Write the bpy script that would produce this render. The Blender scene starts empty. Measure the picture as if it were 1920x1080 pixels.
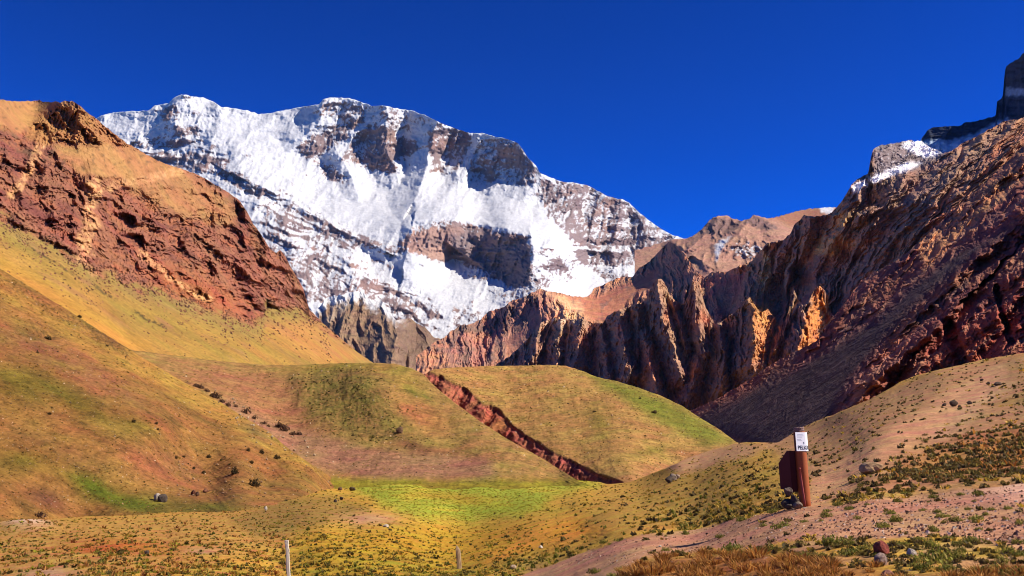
import bpy, bmesh, math, random
import numpy as np
from mathutils import Vector, Matrix

# ------------------------------------------------------------------ camera, sky, sun, exposure
scene = bpy.context.scene
COL = scene.collection
rnd = random.Random(7)
npr = np.random.RandomState(11)

FPX = 1900.0                       # focal length expressed in a 1920 wide picture
TILT = math.atan(260.0 / FPX)      # the camera looks up a little towards the summit
CAMZ = 2.30                        # eye above the foot of the rusty post

cam_data = bpy.data.cameras.new('camera')
cam = bpy.data.objects.new('camera', cam_data)
COL.objects.link(cam)
cam.location = (0, 0, CAMZ)
cam.rotation_euler = (math.pi / 2 + TILT, 0, 0)
cam_data.sensor_width = 36.0
cam_data.lens = 36.0 * FPX / 1920.0
cam_data.clip_start = 0.2
cam_data.clip_end = 60000.0
scene.camera = cam

SUN_EL = math.radians(43)
SUN_AZ = math.radians(90 - 7)      # from the camera's back (0 = behind), 90 = due right, >90 = ahead
sun_vec = Vector((math.sin(SUN_AZ) * math.cos(SUN_EL), -math.cos(SUN_AZ) * math.cos(SUN_EL), math.sin(SUN_EL)))

world = bpy.data.worlds.new('World')
scene.world = world
world.use_nodes = True
wn = world.node_tree
wn.nodes.clear()
w_out = wn.nodes.new('ShaderNodeOutputWorld')
w_bg = wn.nodes.new('ShaderNodeBackground')
w_sky = wn.nodes.new('ShaderNodeTexSky')
w_sky.sky_type = 'NISHITA'
w_sky.sun_disc = False
w_sky.sun_elevation = SUN_EL
w_sky.sun_rotation = math.atan2(sun_vec.x, sun_vec.y)
w_sky.altitude = 4500
w_sky.air_density = 0.75
w_sky.dust_density = 0.0
w_sky.ozone_density = 4.0
w_gam = wn.nodes.new('ShaderNodeHueSaturation')       # the deep, polarised blue of high thin air
w_gam.inputs['Hue'].default_value = 0.507
w_gam.inputs['Saturation'].default_value = 2.0
w_gam.inputs['Value'].default_value = 1.10
w_pow = wn.nodes.new('ShaderNodeGamma'); w_pow.inputs['Gamma'].default_value = 1.5
w_bg.inputs['Strength'].default_value = 0.055
wn.links.new(w_sky.outputs[0], w_gam.inputs['Color'])
wn.links.new(w_gam.outputs[0], w_pow.inputs['Color'])
wn.links.new(w_pow.outputs[0], w_bg.inputs['Color'])
wn.links.new(w_bg.outputs[0], w_out.inputs['Surface'])

sun_data = bpy.data.lights.new('sun', 'SUN')
sun_data.energy = 4.8
sun_data.angle = math.radians(0.5)
sun_data.color = (1.0, 0.94, 0.84)
sun = bpy.data.objects.new('sun', sun_data)
COL.objects.link(sun)
sun.location = (60, -5, 60)
sun.rotation_euler = sun_vec.to_track_quat('Z', 'Y').to_euler()

scene.view_settings.view_transform = 'Standard'
scene.view_settings.look = 'None'
scene.view_settings.exposure = 0.75
scene.view_settings.gamma = 1.0
scene.view_settings.use_curve_mapping = False
scene.render.engine = 'CYCLES'
scene.cycles.max_bounces = 4
scene.cycles.use_denoising = True
scene.cycles.pixel_filter_type = 'BLACKMAN_HARRIS'
scene.cycles.filter_width = 1.05

# ------------------------------------------------------------------ noise and small numeric helpers
_prng = np.random.RandomState(5)
_PERM = np.concatenate([_prng.permutation(256)] * 2).astype(np.int32)
_g = _prng.normal(size=(256, 3))
_GRAD = (_g / np.linalg.norm(_g, axis=1)[:, None] * 1.5).astype(np.float32)

def perlin(x, y, z=0.0):
    x = np.asarray(x, np.float32)
    y = np.asarray(y, np.float32)
    z = np.zeros_like(x) + np.float32(z) if np.isscalar(z) else np.asarray(z, np.float32)
    xi, yi, zi = np.floor(x), np.floor(y), np.floor(z)
    xf, yf, zf = x - xi, y - yi, z - zi
    xi, yi, zi = (a.astype(np.int32) & 255 for a in (xi, yi, zi))
    u, v, w = (f * f * f * (f * (f * 6 - 15) + 10) for f in (xf, yf, zf))
    def g(ix, iy, iz, fx, fy, fz):
        h = _PERM[_PERM[_PERM[(xi + ix) & 255] + ((yi + iy) & 255)] + ((zi + iz) & 255)]
        gr = _GRAD[h]
        return gr[..., 0] * fx + gr[..., 1] * fy + gr[..., 2] * fz
    x00 = g(0,0,0,xf,yf,zf); x10 = g(1,0,0,xf-1,yf,zf)
    x01 = g(0,1,0,xf,yf-1,zf); x11 = g(1,1,0,xf-1,yf-1,zf)
    y0 = x00 + u*(x10-x00); y1 = x01 + u*(x11-x01)
    a = y0 + v*(y1-y0)
    x00 = g(0,0,1,xf,yf,zf-1); x10 = g(1,0,1,xf-1,yf,zf-1)
    x01 = g(0,1,1,xf,yf-1,zf-1); x11 = g(1,1,1,xf-1,yf-1,zf-1)
    y0 = x00 + u*(x10-x00); y1 = x01 + u*(x11-x01)
    b = y0 + v*(y1-y0)
    return a + w*(b-a)

def fbm(x, y, z=0.0, octaves=4, gain=0.5, lac=2.03):
    s = 0; a = 1.0; t = 0
    for i in range(octaves):
        s = s + a * perlin(x, y, z)
        t += a; a *= gain
        x = x * lac + 17.3; y = y * lac + 9.1; z = z * lac + 3.7
    return s / t * 1.4

def ridged(x, y, z=0.0, octaves=4, gain=0.5, lac=2.07):
    s = 0; a = 1.0; t = 0; w = 1.0
    for i in range(octaves):
        r = 1.0 - np.minimum(np.abs(perlin(x, y, z)) * 2.0, 1.0)
        r = r * r
        s = s + a * r * w
        w = np.clip(r * 1.6, 0, 1)
        t += a; a *= gain
        x = x * lac + 11.7; y = y * lac + 5.3; z = z * lac + 8.1
    return s / t

def sstep(a, b, x):
    t = np.clip((x - a) / (b - a), 0, 1)
    return t * t * (3 - 2 * t)

def lerp(a, b, t):
    return a + (b - a) * t

def interp(pts, u):
    p = np.array(pts, float)
    return np.interp(u, p[:, 0], p[:, 1])

def polydist(U, V, pts):
    """distance to an open polyline, side (+ = left when it runs down), and position along it"""
    best = np.full(U.shape, 1e9, np.float32); side = np.zeros(U.shape, np.float32); along = np.zeros(U.shape, np.float32)
    p = np.array(pts, np.float32)
    L = np.concatenate([[0], np.cumsum(np.hypot(*(p[1:] - p[:-1]).T))])
    for i in range(len(p) - 1):
        a = p[i]; d = p[i + 1] - a; dd = float(d @ d) + 1e-9
        t = np.clip(((U - a[0]) * d[0] + (V - a[1]) * d[1]) / dd, 0, 1)
        ds = np.hypot(U - a[0] - t * d[0], V - a[1] - t * d[1])
        m = ds < best
        best[m] = ds[m]
        cr = d[0] * (V - a[1]) - d[1] * (U - a[0])
        side[m] = np.sign(cr)[m]
        along[m] = ((L[i] + t * math.sqrt(dd)) / L[-1])[m]
    return best, side, along

def polymask(U, V, pts, soft=6.0):
    p = np.array(pts, np.float32); n = len(p)
    inside = np.zeros(U.shape, bool); best = np.full(U.shape, 1e9, np.float32)
    for i in range(n):
        a = p[i]; b = p[(i + 1) % n]; d = b - a; dd = float(d @ d) + 1e-9
        t = np.clip(((U - a[0]) * d[0] + (V - a[1]) * d[1]) / dd, 0, 1)
        best = np.minimum(best, np.hypot(U - a[0] - t * d[0], V - a[1] - t * d[1]))
        if a[1] != b[1]:
            c = ((a[1] > V) != (b[1] > V)) & (U < (b[0] - a[0]) * (V - a[1]) / (b[1] - a[1]) + a[0])
            inside ^= c
    sd = np.where(inside, best, -best)
    return sstep(-soft, soft, sd)

def linemask(U, V, pts, w):
    d, _, _ = polydist(U, V, pts)
    return 1 - sstep(w * 0.4, w, d)

def blob(U, V, cu, cv, ru, rv, rot=0.0):
    c, s = math.cos(math.radians(rot)), math.sin(math.radians(rot))
    x = ((U - cu) * c + (V - cv) * s) / ru; y = (-(U - cu) * s + (V - cv) * c) / rv
    return np.exp(-(x * x + y * y) * 1.4)

def ribs(U, V, pts_list):
    """max of asymmetric ridge profiles: (polyline, left width, right width, height, power)"""
    h = np.zeros(U.shape, np.float32)
    for pts, wl, wr, amp, pw in pts_list:
        d, s, al = polydist(U, V, pts)
        w = np.where(s > 0, wl, wr)
        k = np.clip(1 - d / w, 0, 1) ** pw
        h = np.maximum(h, amp * k)
    return h

def lin(c):
    c = np.asarray(c, float) / 255.0
    return np.where(c <= 0.04045, c / 12.92, ((c + 0.055) / 1.055) ** 2.4)

def C(r, g, b, lit=1.42):
    """real base colour from the colour it shows in full sun"""
    return np.minimum(lin((r, g, b)) / lit, 0.85).astype(np.float32)

def mix(base, col, m):
    return base + (np.asarray(col, np.float32) - base) * m[..., None]

def ray(u, v):
    """direction of a bearing given on the 1920 x 1080 survey sheet, scaled to one metre ahead"""
    cx = (np.asarray(u, float) - 960) / FPX; cy = (540 - np.asarray(v, float)) / FPX
    y = math.cos(TILT) - cy * math.sin(TILT); z = math.sin(TILT) + cy * math.cos(TILT)
    return cx / y, z / y

def place(u, v, dist):
    x, z = ray(u, v)
    return np.stack([x * dist, np.zeros_like(x) + dist, z * dist + CAMZ], -1)

class Survey:
    """range of a surface as a thin plate through measured points (bearing, elevation, metres)"""
    def __init__(self, pts, reg=1e-4):
        p = np.array(pts, float)
        self.c = p[:, :2] / 1000.0; w = 1000.0 / p[:, 2]
        n = len(p)
        K = self._k(np.hypot(self.c[:, None, 0] - self.c[None, :, 0], self.c[:, None, 1] - self.c[None, :, 1]))
        Pm = np.concatenate([np.ones((n, 1)), self.c], 1)
        A = np.zeros((n + 3, n + 3)); A[:n, :n] = K + np.eye(n) * reg; A[:n, n:] = Pm; A[n:, :n] = Pm.T
        self.s = np.linalg.solve(A, np.concatenate([w, np.zeros(3)]))
        self.wmin = w.min() * 0.6
    @staticmethod
    def _k(r):
        return np.where(r > 1e-9, r * r * np.log(np.maximum(r, 1e-9)), 0)
    def __call__(self, u, v):
        u = np.asarray(u, float) / 1000; v = np.asarray(v, float) / 1000
        o = self.s[-3] + self.s[-2] * u + self.s[-1] * v
        for (a, b), k in zip(self.c, self.s[:-3]):
            o = o + k * self._k(np.hypot(u - a, v - b))
        return 1000.0 / np.maximum(o, self.wmin)

# ------------------------------------------------------------------ mesh and material helpers
def mesh_from(name, verts, faces, mat, col=None, smooth=True):
    """verts (n,3), faces (m,3|4) as arrays"""
    verts = np.ascontiguousarray(verts, np.float32); faces = np.ascontiguousarray(faces, np.int32)
    me = bpy.data.meshes.new(name)
    k = faces.shape[1]
    me.vertices.add(len(verts)); me.vertices.foreach_set('co', verts.ravel())
    me.loops.add(faces.size); me.loops.foreach_set('vertex_index', faces.ravel())
    me.polygons.add(len(faces)); me.polygons.foreach_set('loop_start', np.arange(0, faces.size, k, dtype=np.int32))
    me.update(calc_edges=True)
    me.polygons.foreach_set('use_smooth', np.full(len(faces), smooth, bool))
    if col is not None:
        at = me.color_attributes.new('Col', 'FLOAT_COLOR', 'POINT')
        c4 = np.ones((len(verts), 4), np.float32); c4[:, :3] = col
        at.data.foreach_set('color', c4.ravel())
    me.materials.append(mat)
    return me

def link(name, me, parent=None):
    o = bpy.data.objects.new(name, me)
    COL.objects.link(o)
    if parent is not None:
        o.parent = parent
    return o

def tag(o, label=None, cat=None, group=None, kind=None):
    for k, v in (('label', label), ('category', cat), ('group', group), ('kind', kind)):
        if v:
            o[k] = v
    return o

def earth_mat(name, scales, bump_dist, vary=0.35, rough=0.95, bump=0.6, stretch=(1, 1, 1), speck=None, hue=0.012):
    """base colour from the surface map, broken up by noise at several real sizes (metres)"""
    m = bpy.data.materials.new(name); m.use_nodes = True
    nt = m.node_tree; nd = nt.nodes; lk = nt.links; nd.clear()
    out = nd.new('ShaderNodeOutputMaterial'); b = nd.new('ShaderNodeBsdfPrincipled')
    b.inputs['Roughness'].default_value = rough; b.inputs['Specular IOR Level'].default_value = 0.12
    at = nd.new('ShaderNodeAttribute'); at.attribute_name = 'Col'
    tc = nd.new('ShaderNodeTexCoord'); mp = nd.new('ShaderNodeMapping'); mp.inputs['Scale'].default_value = stretch
    lk.new(tc.outputs['Object'], mp.inputs['Vector'])
    hsum = None; csum = None
    for i, s in enumerate(scales):
        n = nd.new('ShaderNodeTexNoise'); n.inputs['Scale'].default_value = 1.0 / s
        n.inputs['Detail'].default_value = 5; n.inputs['Roughness'].default_value = 0.62
        n.inputs['Distortion'].default_value = 0.4
        lk.new(mp.outputs[0], n.inputs['Vector'])
        mu = nd.new('ShaderNodeMath'); mu.operation = 'MULTIPLY'; mu.inputs[1].default_value = s / scales[0]
        lk.new(n.outputs['Fac'], mu.inputs[0])
        if hsum is None: hsum = mu.outputs[0]
        else:
            ad = nd.new('ShaderNodeMath'); lk.new(hsum, ad.inputs[0]); lk.new(mu.outputs[0], ad.inputs[1]); hsum = ad.outputs[0]
        if csum is None: csum = n.outputs['Fac']
        else:
            ad = nd.new('ShaderNodeMath'); lk.new(csum, ad.inputs[0]); lk.new(n.outputs['Fac'], ad.inputs[1]); csum = ad.outputs[0]
    mr = nd.new('ShaderNodeMapRange'); k = len(scales)
    mr.inputs[1].default_value = 0.36 * k; mr.inputs[2].default_value = 0.64 * k
    mr.inputs[3].default_value = 1 - vary; mr.inputs[4].default_value = 1 + vary
    lk.new(csum, mr.inputs[0])
    hs = nd.new('ShaderNodeHueSaturation')
    lk.new(at.outputs['Color'], hs.inputs['Color']); lk.new(mr.outputs[0], hs.inputs['Value'])
    n2 = nd.new('ShaderNodeTexNoise'); n2.inputs['Scale'].default_value = 1.0 / (scales[0] * 2.3); n2.inputs['Detail'].default_value = 4
    lk.new(tc.outputs['Object'], n2.inputs['Vector'])
    m2 = nd.new('ShaderNodeMapRange'); m2.inputs[1].default_value = 0.3; m2.inputs[2].default_value = 0.7
    m2.inputs[3].default_value = 0.5 - hue; m2.inputs[4].default_value = 0.5 + hue
    lk.new(n2.outputs['Fac'], m2.inputs[0]); lk.new(m2.outputs[0], hs.inputs['Hue'])
    col = hs.outputs[0]
    if speck:
        for size, thr, c, amt in speck:
            vo = nd.new('ShaderNodeTexVoronoi'); vo.inputs['Scale'].default_value = 1.0 / size; vo.inputs['Randomness'].default_value = 1
            lk.new(tc.outputs['Object'], vo.inputs['Vector'])
            nn = nd.new('ShaderNodeTexNoise'); nn.inputs['Scale'].default_value = 0.15 / size; nn.inputs['Detail'].default_value = 3
            lk.new(tc.outputs['Object'], nn.inputs['Vector'])
            th = nd.new('ShaderNodeMath'); th.operation = 'MULTIPLY'; lk.new(nn.outputs['Fac'], th.inputs[0]); th.inputs[1].default_value = thr * 2
            lt = nd.new('ShaderNodeMath'); lt.operation = 'LESS_THAN'; lk.new(vo.outputs['Distance'], lt.inputs[0]); lk.new(th.outputs[0], lt.inputs[1])
            am = nd.new('ShaderNodeMath'); am.operation = 'MULTIPLY'; lk.new(lt.outputs[0], am.inputs[0]); am.inputs[1].default_value = amt
            mx = nd.new('ShaderNodeMix'); mx.data_type = 'RGBA'
            lk.new(am.outputs[0], mx.inputs['Factor']); lk.new(col, mx.inputs[6]); mx.inputs[7].default_value = (*c, 1)
            col = mx.outputs[2]
    lk.new(col, b.inputs['Base Color'])
    bp = nd.new('ShaderNodeBump'); bp.inputs['Strength'].default_value = bump; bp.inputs['Distance'].default_value = bump_dist
    lk.new(hsum, bp.inputs['Height']); lk.new(bp.outputs[0], b.inputs['Normal'])
    lk.new(b.outputs[0], out.inputs['Surface'])
    return m

def grid_faces(nr, nc):
    i = np.arange(nr * nc, dtype=np.int32).reshape(nr, nc)
    return np.stack([i[:-1, :-1], i[1:, :-1], i[1:, 1:], i[:-1, 1:]], -1).reshape(-1, 4)

def grid_normals(P):
    du = np.gradient(P, axis=1); dv = np.gradient(P, axis=0)
    n = np.cross(dv, du)
    n /= np.linalg.norm(n, axis=2)[..., None] + 1e-12
    return n

class Surface:
    """finished surface: gives the ground point at a bearing"""
    def __init__(self, us, V, P):
        self.us, self.V, self.P = us, V, P
    def at(self, u, v):
        u = np.atleast_1d(np.asarray(u, float)); v = np.atleast_1d(np.asarray(v, float))
        j = np.clip(np.round((u - self.us[0]) / (self.us[1] - self.us[0])).astype(int), 0, len(self.us) - 1)
        v0 = self.V[0, j]; v1 = self.V[-1, j]
        r = np.clip((v - v0) / (v1 - v0), 0, 1) * (self.V.shape[0] - 1)
        i = np.clip(r.astype(int), 0, self.V.shape[0] - 2); f = (r - i)[:, None]
        return self.P[i, j] * (1 - f) + self.P[i + 1, j] * f
    def inside(self, u, v):
        j = np.clip(np.round((u - self.us[0]) / (self.us[1] - self.us[0])).astype(int), 0, len(self.us) - 1)
        return (v > self.V[0, j] + 1) & (v < self.V[-1, j]) & (u > self.us[0]) & (u < self.us[-1])

def terrain(name, u0, u1, du, crest, bottom, dv, rangefn, sculpt, paint, mat, label, jag=(1.0, 12.0), back=(0.35, 0.8),
            crest_keep=10.0, fade=0.25, along='normal', gain=1.0, smooth=True):
    """a mountain or hill side: sheet from its crest down to its foot, with a far side behind the crest"""
    us = np.arange(u0, u1 + du, du)
    vc = interp(crest, us) + jag[0] * fbm(us / jag[1], us * 0 + len(name), octaves=4)
    vb = np.maximum(interp(bottom, us), vc + 8)
    nr = int(np.max(vb - vc) / dv) + 2
    t = np.linspace(0, 1, nr)[:, None]
    V = vc[None] + (vb - vc)[None] * t
    U = np.repeat(us[None], nr, 0)
    Y = rangefn(U, V)
    P0 = place(U, V, Y)
    N0 = grid_normals(P0)
    h = sculpt(U, V, P0, N0)
    k = sstep(0, crest_keep, V - vc[None])
    h = h * (fade + (1 - fade) * k)
    if along == 'range':           # bulges measured along the line of sight: crags stand nearer, gullies farther
        P = place(U, V, Y * (1 - h / FPX))
    else:
        P = P0 + N0 * (h * Y / FPX)[..., None]
    N = grid_normals(P)
    col = paint(U, V, P, N, h) * gain
    nb = 7
    q = (np.linspace(0, 1, nb + 1)[1:] ** 1.3)[::-1][:, None]
    top = P[0]
    yy = top[:, 1]
    B = np.zeros((nb, len(us), 3))
    B[..., 0] = top[None, :, 0] * (1 + q * back[0]); B[..., 1] = yy[None] * (1 + q * back[0])
    dd = q * back[0] * yy[None]
    B[..., 2] = top[None, :, 2] - dd * back[1] * (0.55 + 0.45 * q)
    Pa = np.concatenate([B, P], 0); ca = np.concatenate([np.repeat(col[:1], nb, 0), col], 0)
    o = link(name, mesh_from(name, Pa.reshape(-1, 3), grid_faces(*Pa.shape[:2]), mat, ca.reshape(-1, 3), smooth=smooth))
    tag(o, label, None, None, 'structure')
    return Surface(us, V, P)
# ------------------------------------------------------------------ the great snow mountain at the head of the valley
M_SNOW = earth_mat('snow_and_rock', (120, 40, 13), 16, vary=0.14, rough=0.8, bump=0.75, hue=0.006)
M_CRAG = earth_mat('crag_rock', (40, 14, 5), 6, vary=0.45, rough=0.95, bump=1.0)
M_RED = earth_mat('red_hillside', (22, 7, 2.4), 2.6, vary=0.36, rough=0.95, bump=0.9)

snow_crest = [(100,262),(150,238),(190,216),(215,211),(245,208),(277,208),(290,198),(315,194),(325,184),(340,177),(352,178),(365,182),(380,182),(395,188),(415,200),(440,203),(465,208),(485,213),(500,213),(520,209),(545,204),(575,199),(598,195),(605,187),(615,183),(640,183),(665,186),(685,194),(697,199),(720,198),(745,203),(770,207),(795,215),(820,228),(850,240),(880,249),(905,250),(930,256),(955,262),(970,268),(980,280),(990,296),(1005,310),(1012,324),(1030,332),(1055,341),(1075,342),(1100,347),(1125,360),(1145,370),(1165,373),(1180,380),(1200,400),(1220,415),(1240,430),(1260,440),(1280,446),(1320,470),(1420,520)]
snow_survey = Survey([(150,230,13500),(340,178,13500),(500,213,13500),(640,183,13300),(800,216,13000),(970,268,12600),(1100,347,12200),(1270,446,11500),
    (300,300,12700),(450,300,12300),(650,300,12700),(820,330,12400),(980,360,12100),(600,370,11900),(750,372,11900),(900,385,11700),(1000,400,11500),
    (600,430,10600),(750,425,10500),(850,412,10400),(950,430,10400),(1040,450,10300),(480,380,11200),(500,470,9800),(850,500,10150),(950,520,10100),
    (1100,460,11000),(1100,520,10300),(1200,500,10700),(700,480,9900),(800,520,9500),(850,580,8700),(750,600,8500),(620,560,8600),(1000,560,9200),
    (1150,560,9600),(500,560,8800),(900,640,8000),(1350,560,10500),(150,400,11500)])
SNOW_RIBS = [
    ([(818,230),(812,262),(802,300),(795,330),(785,360),(775,378)], 52, 30, 44, 1.0),
    ([(728,210),(724,250),(726,290),(742,322)], 42, 30, 30, 1.0),
    ([(975,268),(1003,318),(1003,345),(985,378),(985,395)], 125, 110, 60, 1.0),
    ([(996,432),(1000,480),(992,530)], 155, 110, 95, 1.15),
    ([(772,430),(762,478)], 30, 80, 42, 1.0),
    ([(470,342),(540,375),(600,412),(680,452),(720,470)], 20, 95, 26, 1.0),
    ([(872,478),(905,500),(930,520),(965,548)], 20, 70, 40, 1.0),
    ([(1062,345),(1045,390),(1038,430)], 42, 40, 32, 1.0),
    ([(1130,372),(1118,410),(1110,450)], 30, 30, 22, 1.0),
    ([(545,500),(575,540),(585,590)], 45, 40, 30, 1.0),
    ([(655,490),(668,530),(690,570)], 50, 40, 34, 1.0),
    ([(345,180),(335,215),(325,240)], 30, 40, 16, 1.0),
    ([(610,184),(600,215),(578,250),(560,262)], 34, 36, 20, 1.0),
    ([(640,295),(660,335),(668,358)], 40, 30, 24, 1.0),
    ([(500,390),(530,420),(560,470)], 40, 30, 24, 1.0),
    ([(1165,375),(1160,420),(1150,470)], 34, 30, 20, 1.0),
    ([(900,250),(885,300),(868,335)], 34, 30, 24, 1.0),
    ([(1195,400),(1215,440),(1225,490)], 30, 30, 16, 1.0),
]
def ledges(U, V, lam, seed, tilt=.13):
    """rock ledges: steep riser below a flat tread; returns outward bulge and riser mask"""
    q = (V - tilt * U + 14 * fbm(U / 130, V / 70, seed, octaves=3) + 3.5 * fbm(U / 22, V / 16, seed + 5, octaves=3)) / lam
    q = q + .25 * fbm(U / 60, V / 200, seed + 2, octaves=2)
    f = q - np.floor(q)
    tri = np.where(f < .6, f / .6, (1 - f) / .4)
    layer = perlin(np.floor(q) * 7.31 + seed, U / 70, V / 400)
    pres = sstep(-.25, .35, layer + .55 * fbm(U / 26, V / 26, seed + 8, octaves=3))
    return lam * tri * pres, sstep(.52, .64, f) * sstep(1.0, .93, f) * pres
def snow_calm(U, V):
    return np.clip(blob(U, V, 720, 395, 150, 32, 6) + blob(U, V, 940, 408, 90, 18, 16) + blob(U, V, 800, 530, 110, 32, 18) + blob(U, V, 235, 235, 60, 22, 0) * .6
                   + blob(U, V, 520, 280, 70, 70, 0) * .7 + blob(U, V, 440, 240, 60, 30) * .5 + blob(U, V, 690, 350, 60, 20) * .6 + blob(U, V, 1080, 545, 60, 24, 30) * .8
                   + linemask(U, V, [(1000,405),(1045,445),(1075,495),(1120,535)], 20) * .7, 0, 1)
def snow_layers(U, V, wu, wv):
    wa = np.clip(blob(U, V, 310, 290, 170, 50) * 1.2 + blob(U, V, 1130, 470, 150, 50) * .7 + blob(U, V, 860, 460, 130, 60) * .5 + .12, 0, 1)
    wb = np.clip(blob(U, V, 560, 440, 190, 90, 25) * 1.1 + blob(U, V, 720, 560, 170, 60, 10) * 1.1, 0, 1)
    a1, ra1 = ledges(wu, wv, 27, 1.7, .02); a2, ra2 = ledges(wu, wv, 11, 4.1, .05)
    b1, rb1 = ledges(wu, wv, 24, 2.7, .46); b2, rb2 = ledges(wu, wv, 10, 5.1, .42)
    return wa * (.55 * a1 + .5 * a2) + wb * (.6 * b1 + .55 * b2), np.maximum(wa * ra1, wb * rb1), np.maximum(wa * ra2, wb * rb2)
def snow_sculpt(U, V, P, N):
    wu = U + 6 * fbm(U / 30, V / 30, octaves=4); wv = V + 6 * fbm(U / 30 + 40, V / 30, octaves=4)
    h = 1.45 * ribs(wu, wv, SNOW_RIBS)
    rough = 1 - 0.88 * snow_calm(U, V)
    rl = rock_level(wu, wv)
    right = sstep(980, 1070, U)
    lay, r1, r2 = snow_layers(U, V, wu, wv)
    h = h + rough * (.7 + .5 * rl) * lay
    dg = (wv * .8 - wu * .6)
    h = h + rough * (9 + 16 * rl) * (ridged((wu * .8 + wv * .35) / 46, dg / 120, 6.6, octaves=6, gain=.57) - .4)
    h = h + rough * (13 + 14 * rl) * (ridged(wu / 60 + wv / 120, wv / 80, .7, octaves=6, gain=.55) - 0.4)
    h = h + rough * (2.5 + 7 * rl + 4 * right) * (ridged(wu / 13 + wv / 40, wv / 45, 0.3, octaves=4) - 0.4)
    h = h + rough * (1.2 + 2.6 * rl) * fbm(U / 5, V / 5, 1.0, octaves=3)
    h = h + 9.0 * fbm(wu / 60, wv / 26, 3, octaves=5) + 2.6 * fbm(wu / 34, wv / 8, 5, octaves=4) + 5 * (ridged(wu / 40 + wv / 30, wv / 70, 8, octaves=4) - .4)
    d, s, a = polydist(wu, wv, [(735,432),(790,412),(848,406),(900,420),(960,436),(1000,438)])
    return h + 9 * np.exp(-(d / 7.0) ** 2)
SNOW_ROCK = [([(290,202),(330,190),(345,215),(325,235),(300,228)], .5), ([(322,235),(372,235),(378,258),(326,258)], .55),
    ([(215,228),(300,232),(310,246),(225,244)], .3), ([(240,263),(386,258),(386,276),(240,280)], .5), ([(262,288),(350,282),(430,292),(430,325),(300,322)], .72),
    ([(552,272),(570,258),(620,243),(660,225),(692,210),(684,230),(656,246),(652,264),(612,286),(577,302),(558,297)], .85),
    ([(598,190),(640,184),(692,200),(690,217),(650,222),(604,226)], .45), ([(640,300),(662,263),(690,230),(722,233),(748,255),(782,262),(786,282),(742,302),(746,330),(690,318)], .72),
    ([(588,300),(622,310),(652,335),(664,354),(640,358),(608,332)], .8), ([(805,236),(872,240),(884,272),(868,312),(842,334),(808,322),(803,270)], .62),
    ([(862,325),(880,288),(900,258),(952,260),(988,290),(1012,322),(1003,350),(940,352),(888,348)], .55),
    ([(1012,332),(1100,345),(1165,372),(1262,440),(1250,520),(1100,470),(1050,440),(1020,420)], .74),
    ([(1055,462),(1130,470),(1260,462),(1250,500),(1180,500),(1070,505)], .85),
    ([(742,458),(780,418),(830,410),(848,410),(905,424),(962,438),(992,444),(996,485),(1000,540),(960,545),(915,515),(870,492),(845,488),(800,484),(760,472)], 1.0),
    ([(468,346),(525,356),(606,398),(690,442),(775,468),(760,486),(680,462),(645,470),(595,460),(555,440),(495,402)], .62),
    ([(468,388),(535,398),(605,448),(665,520),(700,548),(600,570),(560,525),(515,465)], .55),
    ([(560,480),(700,510),(800,540),(840,600),(760,610),(640,580),(560,560)], .62), ([(840,545),(1000,548),(960,600),(850,640)], .6),
    ([(858,488),(890,480),(930,505),(990,545),(960,560),(900,535),(865,515)], .5), ([(380,300),(470,330),(560,395),(520,400),(420,345)], .6), ([(1010,500),(1060,470),(1110,500),(1190,510),(1180,540),(1110,525),(1060,545)], .72), ([(1030,360),(1080,350),(1150,380),(1130,450),(1060,430)], .72), ([(640,470),(760,500),(800,560),(760,600),(660,560)], .6), ([(900,540),(985,500),(1040,520),(1020,560),(930,580)], .55), ([(1000,345),(1040,345),(1050,420),(1010,400)], .5), ([(470,440),(600,470),(650,520),(560,540),(500,500)], .6),
    ([(440,270),(500,280),(560,340),(540,370),(470,330)], .36), ([(980,395),(1040,420),(1075,480),(1100,545),(1040,540),(1010,480)], .2),
    ([(660,190),(800,215),(830,240),(760,250),(690,225)], .3)]
def rock_level(wu, wv):
    lev = np.full(wu.shape, 0.12, np.float32)
    for poly, l in SNOW_ROCK:
        lev = np.maximum(lev, l * polymask(wu, wv, poly, 9))
    return lev
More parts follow.
